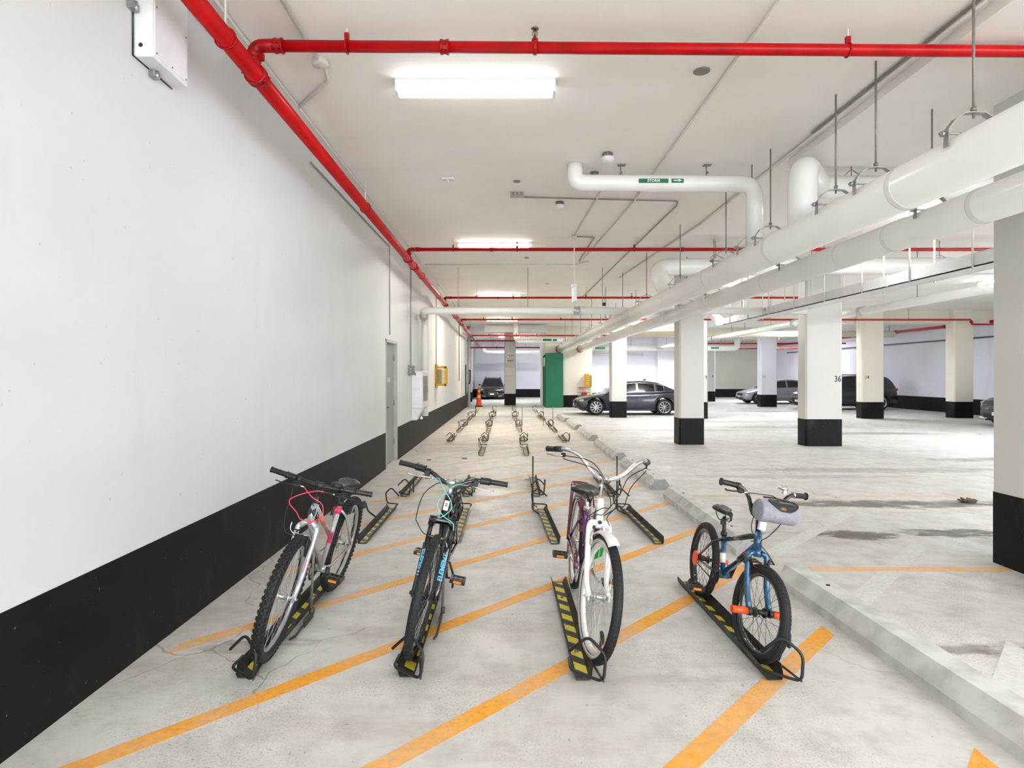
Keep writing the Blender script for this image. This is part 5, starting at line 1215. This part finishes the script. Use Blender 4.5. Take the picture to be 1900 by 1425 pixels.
MB(S).lathe([(.028,0),(.026,.014),(.012,.026),(.001,.028)], hbp[1][3]+V(-.01,-.045,.022), 'z', 16).obox(hbp[1][3]+V(0,-.04,.01), V(.01,0,0), V(0,.008,0), V(0,0,.012)).build('bell', CHR, hb)
MB(S).tube(spline([e1, e1+V(.04,.05,.01), bc+V(.10,.0,.13), bc+V(.12,.045,.03), bc+V(.07,.02,-.08), ap(.38,-.01)+V(.04,0,0), ap(.33,.03)+V(.05,0,0), ap(.27,.085)+V(.03,0,0)],8), .0028, 6).build('black_cable', BLKC, hb)
MB(S).tube(spline([bc+V(.03,-.07,.02), bc+V(.03,-.075,-.05), ap(.42,-.05)+V(.03,0,0), ap(.38,-.02)+V(.01,0,0), ap(.37,0)+V(-.1,.02,-.02)],8), .0028, 6).build('black_cable', BLKC, hb)
for sg in (-1,1): MB(S).tube([ap(.24,sg*.045)+V(.02,0,0), ap(.29,sg*.06)+V(.03,0,0), ap(.27,sg*.085)+V(.03,0,0)], [.009,.008,.006], 8).obox(ap(.235,sg*.03)+V(.02,0,0), V(.02,0,0), V(0,.006,0), V(0,0,.007)).build('brake_arm', BPL, root)
MB(S).tube([ap(.27,-.085)+V(.03,0,0), ap(.27,.085)+V(.03,0,0)], .002, 5).build('brake_wire', BLKC, root)
cranks(root, BB, math.radians(250), .125, .06, BPL, BPL); chain(root, BB, RA, .06, .032, m=BPL)
MB().tube([ST, ST+dn*.12], .0125, 10).lathe([(.021,-.012),(.021,.012)], ST+dn*.01, 'z', 12).obox(ST+dn*.085+V(0,-.012,0), V(.014,0,0), V(0,.008,0), V(0,0,.018)).build('seat_post', BPL, root)
saddle(root, ST+dn*.12+V(.01,0,.05), .22, .135)
bike4 = root
# canvas bag strapped to the bars (its own thing)
def bagpt(p): return p
bg = empty('handlebar_bag', (0,0,0), 'grey canvas roll bag with a leather patch on the small blue bike', 'bag')
Mb = Matrix.Translation(bike4.location) @ bike4.rotation_euler.to_matrix().to_4x4() @ M if False else None
bc_l = bc+V(.095,.012,.055)
M4 = Matrix.Translation(bike4.location) @ bike4.rotation_euler.to_matrix().to_4x4()
A4 = A.copy(); MS4 = Matrix.Translation(A4) @ Matrix.Rotation(math.radians(9), 4, ax) @ Matrix.Translation(-A4)
W4 = M4 @ MS4; base = W4 @ bc_l; bg.location = base+V(0,0,-.07)
QB = lambda p: (W4 @ p)-bg.location
rb, hl = .060, .110; n = 28; prof = [(rb*.55,-hl),(rb*.9,-hl),(rb*.985,-hl+.006)]+[(rb*(1+.006*math.sin(k*2.1)),-hl+.012+(2*hl-.024)*k/8) for k in range(9)]+[(rb*.985,hl-.006),(rb*.9,hl),(rb*.55,hl),(.001,hl)]
MB(QB).lathe([(.001,-hl)]+prof, bc_l, 'y', n).build('roll_body', CANV, bg)
vs = []; nn = 22
s = MB(QB)
ring = [bc_l+V(.022+.040*math.cos(a), .02+.085*math.sin(a), 0) for a in [2*PI*k/nn for k in range(nn)]]
def onroll(p, e=.003):
    dx = max(-rb*.99, min(rb*.99, p.x-bc_l.x)); return V(bc_l.x+dx, p.y, bc_l.z+math.sqrt(max(0,(rb+e)**2-dx*dx)))
s.tube([onroll(p) for p in ring]+[onroll(ring[0])], .0045, 8, cap=False).build('opening_rim', BPL, bg)
s = MB(QB); c0 = bc_l+V(.022,.02,0); vsl = [onroll(c0, .003)]+[onroll(c0+(p-c0)*t_, .003) for t_ in (.25,.5,.75,1) for p in ring]
s.add(vsl, [(0,1+k,1+(k+1)%nn) for k in range(nn)]+[(1+j*nn+k,1+j*nn+(k+1)%nn,1+(j+1)*nn+(k+1)%nn,1+(j+1)*nn+k) for j in range(3) for k in range(nn)], 0, True); s.build('dark_lining', BPL, bg)
MB(QB).tube([onroll(bc_l+V(-.02,-.075,0),.012), onroll(bc_l+V(-.022,-.02,0),.016), onroll(bc_l+V(-.02,.06,0),.012), onroll(bc_l+V(.0,.105,0),.006)], .008, 8, flat=.6).build('flap_edge', BPL, bg)
a = math.radians(28)
MB(QB).obox(bc_l+V(rb*math.cos(a)+.001,.005,rb*math.sin(a)), V(.002,0,.001), V(0,.016,0), V(-.005,0,.010)).build('leather_patch', LEATH, bg)

# ================================================================ CARS
def lerp_tab(tab, x):
    for (a, b) in zip(tab[:-1], tab[1:]):
        if x <= b[0]:
            t = (x-a[0])/(b[0]-a[0]) if b[0] > a[0] else 0; return a[1]+(b[1]-a[1])*t
    return tab[-1][1]
def smooth_tab(tab, x):
    e = .012; return (lerp_tab(tab,x-e)+lerp_tab(tab,x)+lerp_tab(tab,x+e))/3
def car(name, loc, rz, scale, spec, paint, label, cat='car'):
    L, W, wr = spec['L'], spec['W'], spec['wr']
    root = empty(name, loc, label, cat, None, (0,0,rz)); 
    q = lambda p: p*scale
    fa, ra = spec['fa']*L, spec['ra']*L; N_ = 110; hw = W/2
    plan = [(0,.62),(.012,.80),(.04,.90),(.10,.965),(.2,1.0),(.8,1.0),(.92,.955),(.98,.88),(1,.70)]
    bot = spec.get('bot', [(0,.30),(.03,.22),(.12,.20),(.9,.22),(.98,.28),(1,.36)])
    vs = []; fs = []; m = 13
    for i in range(N_+1):
        u = i/N_; x = u*L; zt = smooth_tab(spec['top'], u); zb = smooth_tab(bot, u); w_ = hw*smooth_tab(plan, u)
        for wc in (fa, ra):
            d = abs(x-wc); ar = wr+.055
            if d < ar: zb = max(zb, wr+math.sqrt(ar*ar-d*d)-.01)
        zm = zb+(zt-zb)*.55
        half = [(0,zt),(w_*.55,zt-.004),(w_*.84,zt-.022),(w_*.955,zt-.075),(w_*.995,zt-(zt-zb)*.28),(w_,zm-(zm-zb)*.2),(w_*.985,zb+.02)]
        ring = half+[(y*-1,z) for (y,z) in half[:0:-1]]
        for (y,z) in ring: vs.append(V(x,y,z))
    for i in range(N_):
        for k in range(m): fs.append((i*m+k,i*m+(k+1)%m,(i+1)*m+(k+1)%m,(i+1)*m+k))
    fs.append(tuple(range(m))); fs.append(tuple(N_*m+k for k in range(m)))
    s = MB(q); s.add(vs, fs, 0, True); body = s.build('body', paint, root)
    # greenhouse
    g0, g1 = spec['roof'][0][0], spec['roof'][-1][0]; NG = 60; rows_ = []
    for i in range(NG+1):
        u = g0+(g1-g0)*i/NG; zr = smooth_tab(spec['roof'], u); zt = smooth_tab(spec['top'], u)-.03; w_ = hw*smooth_tab(plan, u); h = max(.01, zr-zt)
        wt = w_*(.90-.20*min(1,h/.5))
        rows_.append([(u*L,0,zr),(u*L,wt*.7,zr-.008),(u*L,wt*.97,zr-.035 if h > .1 else zr-.01),(u*L,wt*.97+(w_*.93-wt)*.25,zt+(zr-zt)*.78),(u*L,w_*.93,zt+.03),(u*L,w_*.94,zt-.02)])
    roofb, glassf, glassr, sides = MB(q), MB(q), MB(q), {1:MB(q), -1:MB(q)}
    pil = spec['pillars']; ws, rs = spec['ws'], spec['rs']
    for i in range(NG):
        u = g0+(g1-g0)*(i+.5)/NG
        for sg in (1,-1):
            A_ = [V(p[0],p[1]*sg,p[2]) for p in rows_[i]]; B_ = [V(p[0],p[1]*sg,p[2]) for p in rows_[i+1]]
            for k in range(5):
                f = [A_[k],A_[k+1],B_[k+1],B_[k]]
                if k < 2:
                    tgt = glassf if u < ws else (glassr if u > rs else roofb)
                elif k == 2: tgt = roofb
                elif k == 3:
                    isp = any(abs(u-pu) < pw for (pu,pw) in pil) or u < g0+.035 or u > spec['cend']
                    tgt = roofb if isp else sides[sg]
                else: tgt = roofb
                tgt.add(f, [(0,1,2,3)], 0, True)
    roofb.build('roof_and_pillars', paint, root); glassf.build('windscreen', GLASS, root); glassr.build('rear_window', GLASS, root)
    for sg in (1,-1): sides[sg].build('side_glass', GLASS, root)
    # chrome line over and under the side windows
    for sg in (-1,1):
        P_ = []; 
        for i in range(int(NG*.08), NG+1):
            u = g0+(g1-g0)*i/NG
            if u > spec['cend']: break
            r_ = rows_[i]; P_.append(V(r_[3][0], sg*(r_[3][1]+.004), r_[3][2]+.004))
        P2_ = []
        for i in range(int(NG*.08), NG+1):
            u = g0+(g1-g0)*i/NG
            if u > spec['cend']: break
            r_ = rows_[i]; P2_.append(V(r_[4][0], sg*(r_[4][1]+.006), r_[4][2]-.002))
        MB(q).tube([p*1 for p in P_]+P2_[::-1], .009, 6).build('window_trim', spec.get('trim', CHR), root)
    for (wx) in (fa, ra):
        for sg in (-1,1):
            c = V(wx, sg*(hw-.115), wr)
            t = MB(q).lathe([(wr-.085,-.10),(wr-.03,-.11),(wr-.005,-.095),(wr,-.06),(wr,.06),(wr-.005,.095),(wr-.03,.11),(wr-.085,.10),(wr-.10,.05),(wr-.10,-.05)], c, 'y', 40, close=True).build('wheel', RUB, root)
            rm = MB(q); rr = wr-.088
            rm.lathe([(rr,sg*.09),(rr+.008,sg*.105),(rr-.02,sg*.10),(rr-.03,sg*.06),(rr-.03,-sg*.06),(rr,-sg*.06)], c, 'y', 40, close=True)
            rm.lathe([(.05,sg*.02),(.05,sg*.085),(.035,sg*.092),(.001,sg*.092)], c, 'y', 16)
            ns = spec.get('spokes', 10)
            for k in range(ns):
                a = 2*PI*k/ns; d = V(math.cos(a),0,math.sin(a)); t_ = V(-math.sin(a),0,math.cos(a))
                rm.obox(c+V(0,sg*.075,0)+d*(rr*.5), d*(rr*.48), t_*(.105/ns+.004), V(0,.012,0))
            rm.build('rim', ALLOY, t)
            MB(q).lathe([(rr-.01,-.01),(rr-.01,.01)], c+V(0,sg*.03,0), 'y', 30).build('brake_disc', BLKM, t)
    # underbody
    MB(q).box((.25,-hw*.82,.17),(L-.25,hw*.82,.42)).build('underbody', BPL, root)
    y_ = hw
    for sg in (-1,1):
        zt = smooth_tab(spec['top'], .045); 
        MB(q).ball((L*.055, sg*hw*.78, zt-.085), .1, 12, 8, sc=(1.5,1.35,.62)).build('headlight', CLENS, root)
        MB(q).ball((L*.075, sg*hw*.905, zt-.19), .05, 10, 6, sc=(1.2,.5,.9)).build('side_marker', ORNG, root)
        zr_ = smooth_tab(spec['top'], .965)
        MB(q).ball((L*.968, sg*hw*.80, zr_-.10), .1, 12, 8, sc=(1.0,1.2,.75)).build('tail_light', REDL, root)
        mz = smooth_tab(spec['top'], g0+.07)
        MB(q).ball((L*(g0+.075), sg*(hw+.07), mz+.06), .1, 12, 8, sc=(.55,1.05,.68)).tube([(L*(g0+.08),sg*(hw-.08),mz-.01),(L*(g0+.078),sg*(hw+.03),mz+.03)],.02,6).build('mirror', paint, root)
        for u in spec['seams']:
            zt2 = smooth_tab(spec['top'], u); P_ = [V(L*u,sg*(hw*.955+.002),zt2-.075),V(L*u,sg*(hw*.995+.002),zt2-(zt2-.2)*.28),V(L*u,sg*(hw+.002),.45),V(L*u,sg*(hw*.985+.002),.25)]
            MB(q).tube(P_, .005, 4).build('door_seam', BPL, root)
        for u in spec['handles']: zt2 = smooth_tab(spec['top'], u); MB(q).box((L*u-.09,sg*(hw*.975)-.015,zt2-.17),(L*u+.09,sg*(hw*.985)+.025,zt2-.14), bev=.008).build('door_handle', paint, root)
        MB(q).box((fa+wr+.12,sg*hw*.965-.02,.19),(ra-wr-.12,sg*hw*.965+.02,.24), bev=.01).build('sill_strip', spec.get('sill', paint), root)
    MB(q).box((-.012,-hw*.36,.46),(.04,hw*.36,.60), bev=.02).build('grille', BPL, root)
    for k in range(4): MB(q).box((-.018,-hw*.34,.475+k*.03),(-.008,hw*.34,.482+k*.03)).build('grille_bar', spec.get('gb', PLATEG), root)
    MB(q).box((-.02,-hw*.55,.27),(.05,hw*.55,.38), bev=.02).build('lower_intake', BPL, root)
    MB(q).box((-.03,-.15,.36),(-.02,.15,.46)).build('number_plate', BOXW, root)
    MB(q).box((.05,-hw*.80,.24),(.12,-hw*.5,.30), bev=.01).box((.05,hw*.5,.24),(.12,hw*.80,.30), bev=.01).build('fog_trim', CHR, root)
    if spec.get('fin'):
        MB(q).prism([(L*.62,1.41),(L*.66,1.41),(L*.655,1.47),(L*.645,1.475)], -.02, .02, 'xz').build('roof_fin', BPL, root)
    if spec.get('rails'):
        for sg in (-1,1): MB(q).tube(fillet([(L*.40,sg*hw*.60,spec['H']-.06),(L*.43,sg*hw*.62,spec['H']+.02),(L*.82,sg*hw*.62,spec['H']+.01),(L*.86,sg*hw*.60,spec['H']-.06)],.05,3), .018, 8).build('roof_rail', BPL, root)
    return root
SED = dict(L=4.6, W=1.80, wr=.325, fa=.175, ra=.782, H=1.43, top=[(0,.42),(.006,.56),(.03,.66),(.08,.72),(.15,.79),(.22,.85),(.29,.91),(.5,.93),(.75,.96),(.84,1.0),(.92,1.03),(.975,1.01),(.99,.92),(1,.6)],
           roof=[(.25,.86),(.30,.99),(.36,1.18),(.41,1.32),(.47,1.40),(.55,1.43),(.64,1.42),(.72,1.36),(.80,1.22),(.87,1.06),(.90,.98)], ws=.40, rs=.74, pillars=[(.345,.004),(.545,.012),(.70,.006)], cend=.79,
           seams=(.32,.545,.74), handles=(.48,.69), fin=True, spokes=10)
SUV = dict(L=4.5, W=1.84, wr=.355, fa=.185, ra=.79, H=1.66, top=[(0,.55),(.006,.68),(.03,.80),(.08,.90),(.15,.96),(.22,1.0),(.27,1.04),(.5,1.06),(.80,1.10),(.92,1.12),(.965,1.10),(.985,.95),(1,.6)],
           roof=[(.22,1.0),(.28,1.18),(.34,1.38),(.40,1.55),(.46,1.63),(.55,1.66),(.75,1.65),(.88,1.60),(.92,1.50),(.955,1.28),(.975,1.08)], ws=.39, rs=.91, pillars=[(.33,.005),(.54,.014),(.74,.018)], cend=.87,
           seams=(.31,.54,.755), handles=(.48,.69), rails=True, spokes=5, trim=BPL, bot=[(0,.36),(.03,.26),(.12,.24),(.9,.26),(.98,.34),(1,.42)])
DGREY = mat('dark_grey_metallic_paint', (62, 64, 74), .28, .55, var=.04, coat=.9); SGREY = mat('silver_metallic_paint', (176, 178, 190), .3, .5, var=.03, coat=.8)
BLKP = mat('near_black_car_paint', (30, 32, 36), .25, .3, var=.05, coat=.9); CHARP = mat('charcoal_car_paint', (44, 46, 50), .3, .4, var=.05, coat=.8)
car('sedan', (2.56, 23.42, 0), 0, .935, SED, DGREY, 'dark grey four-door sedan parked broadside behind the white columns')
SIL = dict(SED); SIL.update(L=4.4, spokes=7, trim=PLATEG, fin=False)
car('silver_car', (12.42, 32.0, 0), 0, .93, SIL, SGREY, 'silver car parked behind the columns numbered 11 and 36')
s_ = dict(SUV); car('dark_suv', (12.95, 26.7, 0), 0, .92, s_, CHARP, 'dark SUV parked by the right wall behind the column numbered 14')
car('black_suv', (-1.07, 36.6, 0), PI/2, .83, dict(SUV), BLKP, 'black SUV facing the camera at the far end of the lane')
car('grey_suv', (14.3, 17.4, 0), 0, .95, dict(SUV), CHARP, 'grey vehicle whose front end peeks out left of the large right column')
